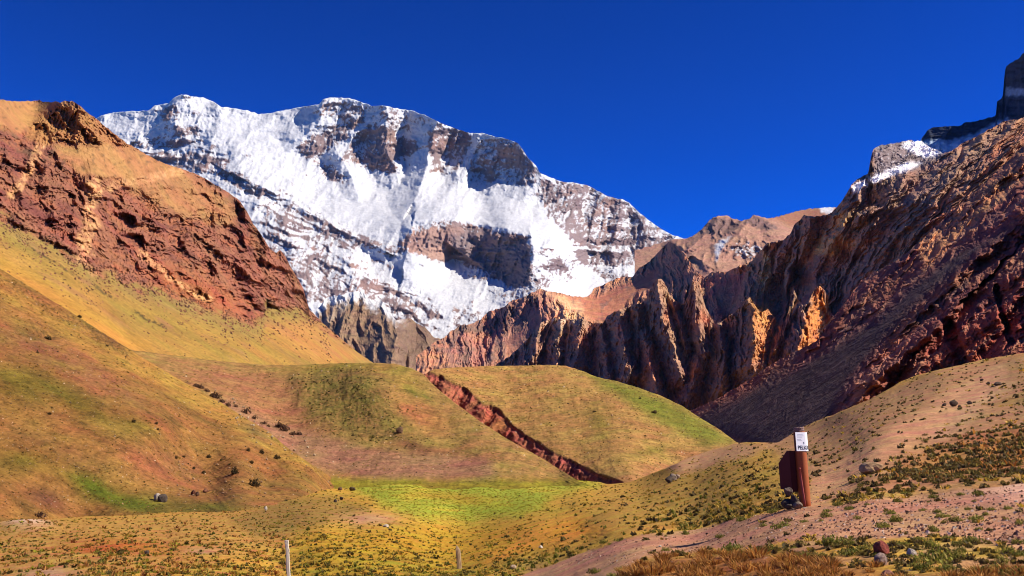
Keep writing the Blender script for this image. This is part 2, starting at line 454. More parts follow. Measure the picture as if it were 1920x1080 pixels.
def snow_paint(U, V, P, N, h):
    wu = U + 6 * fbm(U / 30, V / 30, octaves=4); wv = V + 6 * fbm(U / 30 + 40, V / 30, octaves=4)
    xu = U + 5 * fbm(U / 12, V / 12, 6, octaves=4); xv = V + 5 * fbm(U / 12 + 40, V / 12, 6, octaves=4)
    lev = np.maximum(rock_level(xu, xv), .55 * sstep(565, 640, V))
    lay, r1, r2 = snow_layers(U, V, wu, wv)
    rdg = ridged((wu * .8 + wv * .35) / 46, (wv * .8 - wu * .6) / 120, 6.6, octaves=6, gain=.57)
    right = sstep(980, 1070, U)
    flute = ridged(wu / 13 + wv / 40, wv / 45, 0.3, octaves=4) - .4
    streak = fbm(wu / 4 + wv / 14, wv / 18, 3.3, octaves=4)
    fine = fbm(U / 2.6, V / 2.6, 9.0, octaves=3); mid = fbm(U / 11, V / 9, 4.0, octaves=4)
    steep = 1 - N[..., 2]
    score = .155 + .74 * lev + .34 * r1 + .30 * r2 + .30 * (rdg - .42) + .30 * (steep - .6) + .26 * streak + .20 * fine + .30 * mid + .35 * right * flute - .75 * snow_calm(U, V)
    rock = sstep(0.42, 0.56, score)
    snow = C(250, 248, 248, 1.85) * np.ones(U.shape + (1,), np.float32)
    rk = C(146, 124, 120) * np.ones(U.shape + (1,), np.float32)
    rk = mix(rk, C(186, 146, 128), polymask(xu, xv, [(742,455),(780,415),(848,408),(848,490),(780,485)], 6))
    rk = mix(rk, C(122, 98, 98), sstep(0, .5, fbm(U / 40, V / 14, 4.4, octaves=3)) * .7)
    rk = mix(rk, C(166, 130, 116), sstep(.1, .5, fbm(U / 50, V / 30, 14.4, octaves=3)) * .7)
    rk = mix(rk, C(126, 100, 94), sstep(560, 640, V))
    return snow * (1 - rock[..., None]) + rk * rock[..., None]
terrain('snow_mountain', 110, 1300, 1.6, snow_crest, [(100,560),(500,680),(1000,680),(1300,600),(1420,600)], 1.6, snow_survey, snow_sculpt, snow_paint, M_SNOW,
        'great snow covered mountain with rock bands closing the valley', jag=(2.2, 12), fade=1, along='range', back=(.08, .9))

# ------------------------------------------------------------------ brown cliffs at the mountain's foot
def foot_sculpt(U, V, P, N):
    wu = U + 5 * fbm(U / 20, V / 20, octaves=3)
    h = 1.8 * ribs(wu, V, [([(744,592),(742,640),(732,690)], 76, 30, 90, 1.0), ([(660,550),(650,600),(640,640)], 24, 30, 20, 1), ([(805,615),(800,660)], 30, 24, 22, 1),
                     ([(690,552),(668,600),(640,660)], 20, 34, 16, 1), ([(770,598),(765,640),(770,690)], 18, 24, 14, 1)])
    return h + 34 * (ridged(wu / 26, V / 60, 1.1, octaves=5) - .4) + 2.5 * fbm(U / 6, V / 6, 2, octaves=4)
def foot_paint(U, V, P, N, h):
    c = C(170, 135, 105) * np.ones(U.shape + (1,), np.float32)
    c = mix(c, C(120, 92, 80), sstep(0, .6, fbm(U / 20, V / 8, octaves=4)))
    c = mix(c, C(142, 112, 92), polymask(U, V, [(745,600),(810,615),(820,680),(750,690)], 8) * .7)
    c = mix(c, C(190, 165, 140), linemask(U, V, [(600,612),(640,580),(662,558)], 10) * .8)
    vc = interp([(540,560),(560,556),(590,587),(613,557),(640,553),(660,547),(680,547),(697,567),(713,560),(733,587),(770,597),(870,660)], U)
    sn = sstep(26, 6, V - vc + 14 * fbm(U / 9, V / 9, 3, octaves=4)) * sstep(770, 730, U)
    return mix(c, C(250, 247, 245, 1.5), sn)
terrain('brown_foothill', 520, 900, 1.4, [(520,560),(560,556),(590,587),(613,557),(640,553),(660,547),(680,547),(697,567),(713,560),(733,587),(743,600),(770,597),(783,607),(797,613),(813,632),(840,640),(900,670)],
        [(520,660),(640,720),(900,740)], 1.4, Survey([(560,556,7700),(660,547,7700),(750,600,7600),(850,640,7400),(600,620,7000),(700,680,6300),(800,690,6100),(900,730,5900),(560,640,6900),(740,640,6800)]),
        foot_sculpt, foot_paint, M_CRAG, 'brown cliffs with a shaded alcove below the snow', jag=(3, 9), fade=1, along='range', gain=.8, smooth=False)

# ------------------------------------------------------------------ high shaded tower and ridge at the right edge
tower_crest = [(1700,285),(1722,270),(1730,257),(1740,243),(1752,238),(1780,237),(1803,235),(1808,230),(1830,227),(1847,223),(1867,217),(1869,190),(1880,183),(1882,163),(1883,140),(1886,125),(1897,117),(1913,107),(1917,100),(1960,84),(2050,60),(2200,40)]
def tower_sculpt(U, V, P, N):
    h = 22 * (ridged(U / 22, V / 40, .7, octaves=5) - .4) + 6 * fbm(U / 60, V / 7, 2, octaves=4)
    return h
def tower_paint(U, V, P, N, h):
    c = C(58, 66, 86) * np.ones(U.shape + (1,), np.float32)  # the tower's blue shade is put into its rock colour
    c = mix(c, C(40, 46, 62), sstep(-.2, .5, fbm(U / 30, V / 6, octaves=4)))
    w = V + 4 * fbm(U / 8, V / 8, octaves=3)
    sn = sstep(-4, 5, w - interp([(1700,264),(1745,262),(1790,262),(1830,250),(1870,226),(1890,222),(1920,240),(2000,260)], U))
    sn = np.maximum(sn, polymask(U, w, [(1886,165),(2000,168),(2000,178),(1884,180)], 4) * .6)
    return mix(c, C(190, 210, 232, 1.6), sn)  # blue shade put into the snow colour as well
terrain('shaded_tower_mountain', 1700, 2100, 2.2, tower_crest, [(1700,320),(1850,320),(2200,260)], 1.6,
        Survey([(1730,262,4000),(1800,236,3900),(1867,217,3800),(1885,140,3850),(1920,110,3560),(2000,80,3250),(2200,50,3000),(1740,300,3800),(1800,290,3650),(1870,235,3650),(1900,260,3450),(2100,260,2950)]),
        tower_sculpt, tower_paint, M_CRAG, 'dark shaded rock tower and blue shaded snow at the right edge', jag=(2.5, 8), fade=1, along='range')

# ------------------------------------------------------------------ pink scree cirque behind the ribbed cliffs
def cirque_sculpt(U, V, P, N):
    h = ribs(U, V, [([(1345,404),(1335,430),(1310,450),(1290,470)], 40, 30, 26, 1), ([(1413,402),(1440,425),(1470,440)], 24, 30, 14, 1), ([(1400,415),(1385,440),(1350,470),(1345,500)], 30, 44, 20, 1),
                    ([(1260,452),(1290,470),(1330,500)], 22, 40, 22, 1)])
    rocky = np.clip(blob(U, V, 1350, 425, 50, 22) + blob(U, V, 1400, 470, 60, 24) + blob(U, V, 1425, 418, 40, 14, 20) + blob(U, V, 1290, 480, 50, 20, 20), 0, 1)
    h = 1.6 * h
    return h + (4 + 26 * rocky) * (ridged(U / 20, V / 20, 1, octaves=5) - .4) + 1.2 * fbm(U / 5, V / 5, octaves=3)
def cirque_paint(U, V, P, N, h):
    c = C(188, 140, 115) * np.ones(U.shape + (1,), np.float32)
    rocky = np.clip(blob(U, V, 1350, 425, 50, 22) + blob(U, V, 1400, 470, 60, 24) * .7 + blob(U, V, 1425, 418, 40, 14, 20), 0, 1)
    c = mix(c, C(135, 105, 95), sstep(.3, .7, rocky + .4 * fbm(U / 10, V / 10, octaves=4)))
    c = mix(c, C(165, 112, 85), polymask(U, V, [(1440,405),(1500,392),(1560,386),(1560,420),(1480,425)], 8))
    n = fbm(U / 7, V / 5, 4, octaves=4)
    sn = np.maximum(polymask(U + 3 * n, V + 3 * n, [(1340,462),(1352,450),(1370,443),(1352,468),(1343,490)], 4), sstep(.28, .5, blob(U, V, 1400, 470, 50, 22) * .5 + n * .6 - .1) * blob(U, V, 1400, 468, 52, 24))
    sn = np.maximum(sn, polymask(U, V + 3 * n, [(1535,386),(1565,386),(1560,402),(1540,398)], 3))
    return mix(c, C(240, 235, 232, 1.5), sn)
terrain('scree_cirque', 1190, 1680, 1.4, [(1190,470),(1250,452),(1270,448),(1290,447),(1310,435),(1320,425),(1330,412),(1345,405),(1360,404),(1375,410),(1390,414),(1405,411),(1413,403),(1425,405),(1440,410),(1460,406),(1480,400),(1500,394),(1525,391),(1545,389),(1600,388),(1680,385)],
        [(1190,560),(1400,560),(1680,480)], 1.4, Survey([(1250,450,6700),(1350,405,6700),(1500,394,7400),(1600,385,7400),(1340,500,5700),(1300,540,5300),(1450,430,6300),(1500,420,6700),(1400,480,5800),(1250,500,5900),(1650,450,6000)]),
        cirque_sculpt, cirque_paint, M_CRAG, 'pink scree bowl with rocky tops below the blue sky', jag=(3, 9), fade=1, along='range')

# ------------------------------------------------------------------ ribbed brown cliffs
cliff_crest = [(780,668),(813,642),(833,633),(847,620),(863,610),(887,607),(903,597),(917,583),(943,577),(960,563),(980,558),(1013,541),(1027,546),(1050,549),(1070,555),(1100,557),(1108,549),(1115,540),(1130,535),(1150,524),(1160,521),(1175,518),(1185,520),(1200,501),(1212,495),(1226,482),(1240,466),(1257,452),(1272,463),(1290,485),(1310,513),(1322,520),(1336,510),(1362,510),(1385,499),(1410,489),(1425,470),(1440,455),(1468,450),(1480,440),(1490,421),(1507,404),(1530,406),(1555,402),(1570,388),(1582,372),(1590,358),(1597,345),(1610,334),(1628,325),(1632,300),(1638,279),(1650,272),(1680,268),(1705,263),(1728,265),(1745,277),(1760,281),(1768,288),(1785,283),(1800,271),(1840,251),(1860,240),(1880,228),(1915,222),(1960,200),(2200,120)]
cliff_survey = Survey([(1915,225,2750),(1800,275,2800),(1700,300,2820),(1640,300,2820),(1580,375,2820),(1480,445,3000),(1385,500,3400),(1257,455,4700),(1200,505,4900),(1108,548,4750),(1027,547,4400),(917,583,4600),(833,633,4200),
    (1700,430,2580),(1600,500,2740),(1500,560,2960),(1400,600,2950),(1300,620,3150),(1230,650,3300),(1090,593,3900),(1165,555,4400),(1150,640,3500),(1050,640,3700),(960,650,3900),(900,660,4000),
    (1550,640,2450),(1400,720,2700),(1290,780,2850),(1200,720,3000),(1100,700,3200),(950,700,3350),(830,690,3600),(1800,420,2330),(1900,330,2350),(2150,250,2250)])
CLIFF_RIBS = [
    ([(1228,520),(1236,560),(1246,610),(1262,650),(1275,690)], 34, 26, 34, 1), ([(1300,526),(1304,560),(1309,600),(1318,650)], 26, 20, 28, 1),
    ([(1212,630),(1216,660),(1222,690),(1232,735)], 26, 26, 26, 1), ([(1307,680),(1298,710),(1287,740)], 26, 30, 22, 1),
    ([(1407,558),(1413,587),(1422,633),(1416,670)], 46, 60, 44, 1), ([(1433,470),(1430,530),(1423,560)], 40, 34, 34, 1),
    ([(1536,538),(1514,573),(1510,613),(1497,652)], 44, 44, 42, 1), ([(1487,540),(1490,590),(1470,640)], 30, 26, 26, 1),
    ([(1480,440),(1470,470),(1452,510)], 26, 26, 24, 1), ([(1562,448),(1530,500),(1525,520)], 34, 30, 30, 1), ([(1664,458),(1640,490),(1600,540)], 30, 26, 26, 1),
    ([(1520,412),(1515,440),(1500,480)], 26, 24, 26, 1), ([(1600,345),(1590,390),(1575,440)], 36, 34, 34, 1), ([(1700,330),(1650,400),(1610,450)], 34, 36, 28, 1),
    ([(1850,250),(1790,320),(1720,400),(1680,440)], 30, 34, 28, 1), ([(1795,285),(1760,330),(1700,390)], 40, 26, 30, 1), ([(1900,228),(1850,300),(1790,360)], 26, 30, 22, 1),
    ([(1030,560),(1010,600),(990,640)], 26, 30, 22, 1), ([(985,560),(970,600),(940,640)], 30, 24, 22, 1), ([(1350,520),(1352,560),(1345,600)], 26, 24, 22, 1),
    ([(1095,590),(1085,640),(1080,690)], 30, 26, 26, 1), ([(1165,600),(1172,640),(1180,700)], 36, 30, 30, 1), ([(1060,580),(1050,640),(1040,690)], 30, 22, 22, 1), ([(880,620),(870,660),(850,700)], 34, 24, 22, 1),
    ([(1640,280),(1636,310),(1634,330)], 24, 70, 18, 1), ([(1356,610),(1362,660),(1350,720)], 30, 24, 26, 1), ([(1450,600),(1448,640),(1430,690)], 24, 22, 22, 1),
    ([(1128,560),(1135,620),(1140,690)], 24, 24, 18, 1),
]
def cliff_k(U):
    return np.interp(U, [800, 1150, 1300, 1500, 1700, 1900], [.0, .05, .06, .3, .75, .95])
def cliff_smooth(U, V):
    """scree fields: smooth"""
    m = polymask(U, V, [(1030,548),(1110,560),(1180,530),(1235,500),(1228,530),(1190,555),(1150,600),(1125,602),(1080,580)], 7)
    m = np.maximum(m, polymask(U, V, [(985,575),(1030,565),(1010,640),(975,680),(930,640)], 14) * .75)
    m = np.maximum(m, polymask(U, V, [(1335,510),(1405,505),(1390,540),(1370,590),(1350,585),(1335,545)], 8) * .85)
    m = np.maximum(m, polymask(U, V, [(1500,475),(1545,470),(1570,490),(1520,540),(1495,530)], 10) * .4)
    return m
def cliff_sculpt(U, V, P, N):
    wu = U + 8 * fbm(U / 26, V / 26, octaves=4); wv = V + 8 * fbm(U / 26 + 40, V / 26, octaves=4)
    h = ribs(wu, wv, CLIFF_RIBS)
    s = wu + cliff_k(U) * (V - 500)
    sm = cliff_smooth(U, V)
    big = .55 + .6 * sstep(-.4, .5, fbm(U / 110, V / 110, 12, octaves=2))
    s2 = s + 16 * fbm(s / 70, V / 120, 3.1, octaves=3)
    r1 = ridged(s2 / 56, V / 280, 0.6, octaves=6, gain=.60)
    r2 = ridged(s2 / 16 + .3 * r1, V / 110, 3.6, octaves=5, gain=.58)
    h = np.maximum(h * 2.1, big * 150 * (r1 - .2)) + 34 * (r2 - .4) + 10 * (ridged(s2 / 7, V / 16, 8, octaves=3) - .4) + 3 * fbm(U / 5, V / 5, 1, octaves=3)
    h = h + (3 + 10 * sstep(1600, 1450, U)) * (ridged(wu / 34, wv / 34, 9, octaves=5) - .4)
    l1, q1 = ledges(wu, wv, 19, 6.3, -.25)
    h = h + .2 * l1
    return h * (1 - .95 * sm) + sm * 1.2 * fbm(U / 14, V / 14, 2, octaves=4)
def cliff_paint(U, V, P, N, h):
    wu = U + 8 * fbm(U / 20, V / 20, octaves=4); wv = V + 8 * fbm(U / 20 + 40, V / 20, octaves=4)
    c = C(160, 112, 82) * np.ones(U.shape + (1,), np.float32)
    c = mix(c, C(178, 112, 80), sstep(.0, .7, fbm(U / 50, V / 90, 2, octaves=3)))
    c = mix(c, C(130, 98, 84), sstep(.1, .7, fbm(U / 26, V / 60, 8, octaves=4)))
    c = mix(c, C(212, 140, 68), polymask(wu, wv, [(1405,556),(1440,575),(1460,620),(1440,665),(1410,670)], 8) * .85)
    c = mix(c, C(215, 138, 62), polymask(wu, wv, [(1536,536),(1556,560),(1552,600),(1520,650),(1495,655),(1512,590)], 8) * .95)
    c = mix(c, C(205, 160, 100), polymask(wu, wv, [(1430,470),(1450,478),(1445,540),(1425,558)], 7) * .7)
    c = mix(c, C(210, 160, 95), np.clip(blob(wu, wv, 1570, 455, 34, 14) + blob(wu, wv, 1555, 470, 30, 12) + blob(wu, wv, 1590, 415, 50, 22, -20) * .7, 0, 1))
    c = mix(c, C(170, 92, 68), polymask(wu, wv, [(1320,520),(1400,508),(1385,560),(1355,600),(1335,570)], 10) * .8)
    c = mix(c, C(152, 94, 70), polymask(wu, wv, [(1030,545),(1110,558),(1180,528),(1240,495),(1228,530),(1190,555),(1150,600),(1125,604),(1080,580)], 8))
    c = mix(c, C(205, 160, 115), linemask(wu, wv, [(1030,556),(1050,570),(1075,580),(1060,600)], 26) * .7)
    c = mix(c, C(152, 102, 84), polymask(wu, wv, [(870,610),(960,565),(1040,545),(1030,600),(1010,650),(975,690),(900,690),(830,660)], 14) * .85)
    c = mix(c, C(102, 80, 70), sstep(1050, 980, wu) * sstep(-.2, .35, fbm(wu / 24, wv / 30, 41, octaves=4)) * .85)
    c = mix(c, C(160, 108, 84), linemask(wu, wv, [(1015,600),(995,650),(975,680)], 22) * .7)
    c = mix(c, C(140, 108, 88), polymask(wu, wv, [(1600,320),(1800,280),(1900,230),(1800,350),(1700,430),(1580,440)], 14) * .8)
    c = mix(c, C(176, 116, 84), sstep(8, -6, h) * sstep(-.3, .3, fbm(U / 9, V / 16, 15, octaves=3)) * .75)
    c = mix(c, C(112, 88, 78), sstep(.1, .5, fbm(wu / 9, wv / 14, 19, octaves=4)) * .6)
    n = fbm(U / 6, V / 6, 4, octaves=4)
    c = mix(c, C(112, 100, 98), polymask(U, V, [(1632,262),(1768,262),(1770,292),(1720,318),(1640,332)], 8) * .9)
    # snow on the block summit and its ledge
    sn = polymask(wu, V + 5 * n, [(1700,264),(1730,262),(1768,288),(1740,296),(1716,290),(1690,275)], 4)
    sn = np.maximum(sn, polymask(wu, V + 4 * n, [(1598,348),(1650,325),(1690,305),(1730,305),(1700,320),(1650,338),(1600,362)], 5))
    sn = np.maximum(sn, sstep(.3, .6, n) * polymask(U, V, [(1640,272),(1730,262),(1730,300),(1640,320)], 8) * .8)
    return mix(c, C(240, 232, 226, 1.5), sn * .95)
terrain('ribbed_cliff_mountain', 780, 2100, 1.75, cliff_crest, [(780,740),(930,740),(980,690),(1060,650),(1290,640),(1400,640),(1450,640),(1530,620),(1613,567),(1680,530),(1723,495),(1773,447),(1850,380),(1917,315),(2200,180)],
        1.75, cliff_survey, cliff_sculpt, cliff_paint, M_CRAG, 'brown and orange ribbed cliffs with vertical spires right of the snow mountain', jag=(3, 8), fade=1, along='range', back=(.2, .8), gain=np.array([1.7, 1.72, 1.78]), smooth=False)

# ------------------------------------------------------------------ front wall of the cliffs, with its spires
wall_crest = [(880,712),(920,690),(950,672),(985,640),(1000,622),(1013,605),(1040,597),(1066,600),(1092,597),(1112,606),(1131,605),(1140,592),(1151,585),(1172,578),(1190,571),(1203,568),(1212,560),(1220,540),(1229,526),(1238,522),(1246,530),(1256,552),(1268,566),(1282,570),(1292,552),(1298,529),(1308,527),(1314,545),(1324,578),(1340,606),(1352,604),(1370,590),(1388,578),(1398,562),(1406,556),(1414,570),(1426,586),(1440,580),(1452,596),(1466,618),(1476,590),(1484,552),(1489,543),(1496,560),(1506,574),(1518,560),(1530,540),(1538,536),(1547,546),(1553,570),(1560,590),(1580,600),(1600,590)]
WALL_RIBS = [([(1232,524),(1237,560),(1246,610),(1262,650),(1276,700)], 40, 24, 48, 1), ([(1302,527),(1304,560),(1309,600),(1320,660)], 30, 20, 42, 1),
    ([(1207,628),(1216,660),(1222,690),(1232,740)], 30, 22, 42, 1), ([(1309,676),(1298,712),(1287,745)], 30, 26, 36, 1), ([(1404,556),(1410,587),(1416,633),(1410,680)], 56, 62, 66, 1),
    ([(1534,537),(1512,573),(1508,613),(1495,655)], 56, 48, 64, 1), ([(1488,544),(1482,590),(1462,640),(1440,680)], 34, 24, 44, 1), ([(1092,597),(1085,640),(1080,700)], 34, 22, 36, 1),
    ([(1160,582),(1170,640),(1180,700)], 40, 24, 44, 1), ([(1052,598),(1048,640),(1040,700)], 30, 20, 30, 1), ([(1345,610),(1358,660),(1350,730)], 34, 22, 40, 1), ([(1128,606),(1135,650),(1140,710)], 26, 20, 28, 1),
    ([(1192,572),(1198,610),(1196,660)], 26, 18, 30, 1), ([(1260,560),(1272,600),(1288,660)], 24, 16, 26, 1), ([(1010,606),(1004,650),(990,700)], 34, 24, 32, 1), ([(1376,588),(1384,640),(1376,700)], 26, 20, 34, 1), ([(1432,584),(1446,620),(1440,650)], 18, 20, 26, 1)]
def wall_sculpt(U, V, P, N):
    wu = U + 7 * fbm(U / 26, V / 30, octaves=4); wv = V
    h = 2.0 * ribs(wu, wv, WALL_RIBS)
    s2 = U + .12 * (V - 600) + 14 * fbm(U / 60, V / 90, 3.1, octaves=3)
    r1 = ridged(s2 / 48, V / 170, 2.6, octaves=6, gain=.58); r2 = ridged(s2 / 14, V / 55, 5.6, octaves=5, gain=.55)
    h = np.maximum(h, 70 * (r1 - .2)) + 26 * (r2 - .4) + 16 * (ridged(wu / 26, V / 40, 9, octaves=5) - .4) + 9 * (ridged(s2 / 6.5, V / 16, 8, octaves=3) - .4) + 3 * fbm(U / 5, V / 5, 1, octaves=3)
    l1, q1 = ledges(wu, V, 15, 8.3, -.2)
    return h + .4 * l1
def wall_paint(U, V, P, N, h):
    wu = U + 8 * fbm(U / 20, V / 20, octaves=4); wv = V + 8 * fbm(U / 20 + 40, V / 20, octaves=4)
    c = C(158, 120, 92) * np.ones(U.shape + (1,), np.float32)
    c = mix(c, C(128, 100, 86), sstep(-.1, .5, fbm(U / 22, V / 60, 8, octaves=4)))
    c = mix(c, C(186, 120, 84), sstep(.0, .6, fbm(U / 34, V / 70, 2, octaves=3)) * .8)
    c = mix(c, C(184, 124, 72), polymask(wu, wv, [(1405,554),(1442,574),(1466,620),(1444,668),(1408,676)], 8) * .9)
    c = mix(c, C(190, 122, 60), polymask(wu, wv, [(1534,534),(1558,560),(1556,605),(1524,655),(1494,660),(1510,590)], 8) * .95)
    c = mix(c, C(205, 130, 88), np.clip(blob(wu, wv, 1225, 690, 16, 40) + blob(wu, wv, 1305, 700, 22, 26) + blob(wu, wv, 1165, 615, 18, 24) * .8 + blob(wu, wv, 1100, 640, 10, 26) * .8, 0, 1) * .8)
    c = mix(c, C(205, 172, 142), np.clip(blob(wu, wv, 1050, 604, 40, 14), 0, 1) * .8)
    c = mix(c, C(110, 88, 80), sstep(.1, .5, fbm(wu / 7, wv / 12, 19, octaves=4)) * .6)
    return c
terrain('cliff_wall', 880, 1600, 1.6, wall_crest, [(880,740),(1060,740),(1290,815),(1345,790),(1400,755),(1450,720),(1530,690),(1600,630)], 1.6,
        Survey([(960,662,3180),(1131,606,3010),(1230,528,2920),(1300,528,2850),(1407,556,2750),(1536,538,2630),(1600,590,2580),(950,730,3000),(1131,740,2740),(1290,800,2530),(1400,720,2500),(1530,670,2420),(1230,650,2770)]),
        wall_sculpt, wall_paint, M_CRAG, 'front wall of brown and orange cliffs with sharp spires', jag=(3.5, 7), fade=1, along='range', back=(.04, .9), gain=1.55, smooth=False)

# ------------------------------------------------------------------ steep dark mountain on the right
dark_crest = [(1230,815),(1290,772),(1345,748),(1400,715),(1450,680),(1500,655),(1530,640),(1557,602),(1590,560),(1613,527),(1650,505),(1680,490),(1723,455),(1773,407),(1850,340),(1917,275),(2000,200),(2250,40)]
dark_survey = Survey([(1290,772,1500),(1917,275,1400),(1920,660,650)])
DARK_RIBS = [
    ([(2000,220),(1915,300),(1850,362),(1797,415),(1755,460),(1700,510),(1665,555),(1625,595),(1590,625),(1545,680),(1510,705)], 50, 50, 62, 1),
    ([(2050,320),(1913,420),(1813,500),(1763,553),(1723,600),(1697,627),(1663,663),(1613,710),(1560,770),(1500,820),(1440,870)], 100, 40, 112, 1),
    ([(1790,575),(1700,660),(1600,760),(1500,860)], 260, 30, 120, 1),  # broad flank added to keep the lower scree in shade
    ([(2050,400),(1897,512),(1853,557),(1807,607),(1753,640),(1713,680)], 60, 90, 70, 1),
    ([(2000,500),(1930,570),(1885,640),(1860,690)], 26, 80, 34, 1),
]
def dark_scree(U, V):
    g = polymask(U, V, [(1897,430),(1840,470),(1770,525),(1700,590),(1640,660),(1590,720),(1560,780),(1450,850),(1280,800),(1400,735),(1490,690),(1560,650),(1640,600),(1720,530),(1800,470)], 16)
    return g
def dark_sculpt(U, V, P, N):
    wu = U + 9 * fbm(U / 24, V / 24, octaves=4); wv = V + 9 * fbm(U / 24 + 40, V / 24, octaves=4)
    sc = dark_scree(U, V)
    h = 1.9 * lerp(ribs(wu, wv, DARK_RIBS), ribs(U, V, DARK_RIBS), sc)
    s = (wu + 1.15 * wv) / 1.52; t = (-1.15 * wu + wv) / 1.52
    sc = dark_scree(U, V)
    rough = 1 - .93 * sc
    big = .5 + .7 * sstep(-.4, .5, fbm(U / 90, V / 90, 2, octaves=2))
    h = h + rough * (big * 110 * (ridged(s / 66, t / 330, .3, octaves=6, gain=.58) - .3) + 14 * (ridged(wu / 36, wv / 36, 5, octaves=6, gain=.55) - .4) + 5 * fbm(U / 7, V / 7, 2, octaves=4))
    h = h + rough * (30 * (ridged(s / 20, t / 260, 7, octaves=5, gain=.58) - .4) + 6 * (ridged(wu / 9, wv / 9, 3, octaves=3) - .4))
    h = h - rough * 60 * np.maximum(linemask(wu, wv, [(1773,605),(1790,640),(1813,690)], 16), linemask(wu, wv, [(1868,540),(1880,590),(1895,640)], 9))
    h = h + sc * 2.0 * fbm(s / 14, t / 120, 3, octaves=4)
    return h
def dark_paint(U, V, P, N, h):
    wu = U + 9 * fbm(U / 18, V / 18, octaves=4); wv = V + 9 * fbm(U / 18 + 40, V / 18, octaves=4)
    c = C(135, 78, 62) * np.ones(U.shape + (1,), np.float32)
    t = (-1.15 * wu + wv) / 1.52; s = (wu + 1.15 * wv) / 1.52
    c = mix(c, C(112, 80, 72), sstep(-.1, .6, fbm(s / 30, t / 130, 2, octaves=4)))
    c = mix(c, C(192, 130, 84), np.maximum(linemask(wu, wv, [(1920,305),(1850,370),(1797,425),(1740,470)], 30), linemask(wu, wv, [(1720,600),(1640,690),(1600,735)], 20) * .4) * .8)
    c = mix(c, C(150, 70, 52), polymask(wu, wv, [(1900,500),(1960,480),(1960,690),(1720,720),(1730,660),(1800,620)], 16) * .8)
    c = mix(c, C(175, 90, 55), polymask(wu, wv, [(1770,640),(1830,600),(1870,600),(1860,650),(1800,680),(1760,690)], 14) * .5)
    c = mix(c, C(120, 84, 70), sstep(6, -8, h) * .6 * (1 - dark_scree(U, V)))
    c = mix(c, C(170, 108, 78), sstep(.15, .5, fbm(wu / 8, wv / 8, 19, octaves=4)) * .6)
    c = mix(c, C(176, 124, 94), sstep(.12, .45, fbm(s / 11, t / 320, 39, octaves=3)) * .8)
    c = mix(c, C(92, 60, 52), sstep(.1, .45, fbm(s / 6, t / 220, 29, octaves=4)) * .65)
    c = mix(c, C(66, 52, 54), dark_scree(U, V) * .92)  # shade on the scree deepened in its base colour
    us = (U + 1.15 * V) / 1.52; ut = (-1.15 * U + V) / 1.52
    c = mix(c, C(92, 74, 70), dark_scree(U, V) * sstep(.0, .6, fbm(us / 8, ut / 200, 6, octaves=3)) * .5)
    return c
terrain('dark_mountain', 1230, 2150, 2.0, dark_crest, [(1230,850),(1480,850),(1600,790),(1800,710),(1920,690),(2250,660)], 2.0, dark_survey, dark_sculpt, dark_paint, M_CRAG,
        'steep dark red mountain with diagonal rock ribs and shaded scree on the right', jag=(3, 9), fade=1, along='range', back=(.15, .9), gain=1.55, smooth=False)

# ------------------------------------------------------------------ red mountain on the left with its long grass slope
red_crest = [(-250,170),(-100,182),(0,187),(30,190),(70,189),(75,187),(80,191),(110,191),(135,189),(150,198),(165,212),(180,222),(195,235),(210,247),(232,265),(255,278),(275,290),(300,303),(325,312),(345,318),(365,325),(390,338),(410,350),(430,362),(450,377),(462,395),(475,420),(490,440),(505,465),(518,475),(525,468),(533,477),(545,500),(560,525),(570,545),(580,580),(592,592),(610,610),(640,635),(670,660),(705,684),(740,710),(780,730)]
red_survey = Survey([(0,187,1150),(135,189,1250),(345,318,1500),(590,590,1900),(705,684,2000),(0,500,640),(250,655,640),(450,660,900),(600,680,1300),(300,500,1080),(480,590,1380),(150,450,900),(0,350,850),(200,330,1150),(470,410,1650),(-250,170,950),(-250,500,480),(-200,650,400),(100,650,500),(780,730,2000),(520,520,1650),(60,195,1350)])
red_rockline = [(-250,300),(-60,365),(0,408),(60,440),(110,462),(150,488),(170,508),(205,512),(245,533),(290,548),(330,560),(360,572),(400,585),(440,600),(470,606),(492,600),(500,572),(540,580),(575,592),(800,740)]
def red_rockmask(U, V):
    w = V + 20 * fbm(U / 34, V / 24, 3, octaves=5) + 14 * fbm((V - .62 * U) / 14, (U + .62 * V) / 120, 8, octaves=3)
    return sstep(11, -9, w - interp(red_rockline, U))
RED_RIBS = [([(292,425),(298,480),(320,510)], 24, 40, 20, 1), ([(365,465),(348,505),(360,540)], 30, 40, 22, 1), ([(400,465),(450,500),(500,560),(520,590)], 26, 46, 30, 1),
    ([(70,300),(98,360),(120,410),(160,460)], 46, 50, 34, 1), ([(170,335),(175,380),(160,430),(155,470)], 36, 40, 26, 1), ([(526,466),(545,505),(572,552),(588,592)], 30, 26, 26, 1),
    ([(450,380),(480,430),(510,480),(540,545)], 28, 34, 24, 1), ([(20,300),(35,340),(50,400)], 34, 36, 24, 1), ([(240,390),(280,440)], 24, 34, 16, 1), ([(410,355),(430,400),(470,450)], 26, 30, 18, 1),
    ([(135,192),(95,215),(80,240)], 26, 40, 14, 1)]
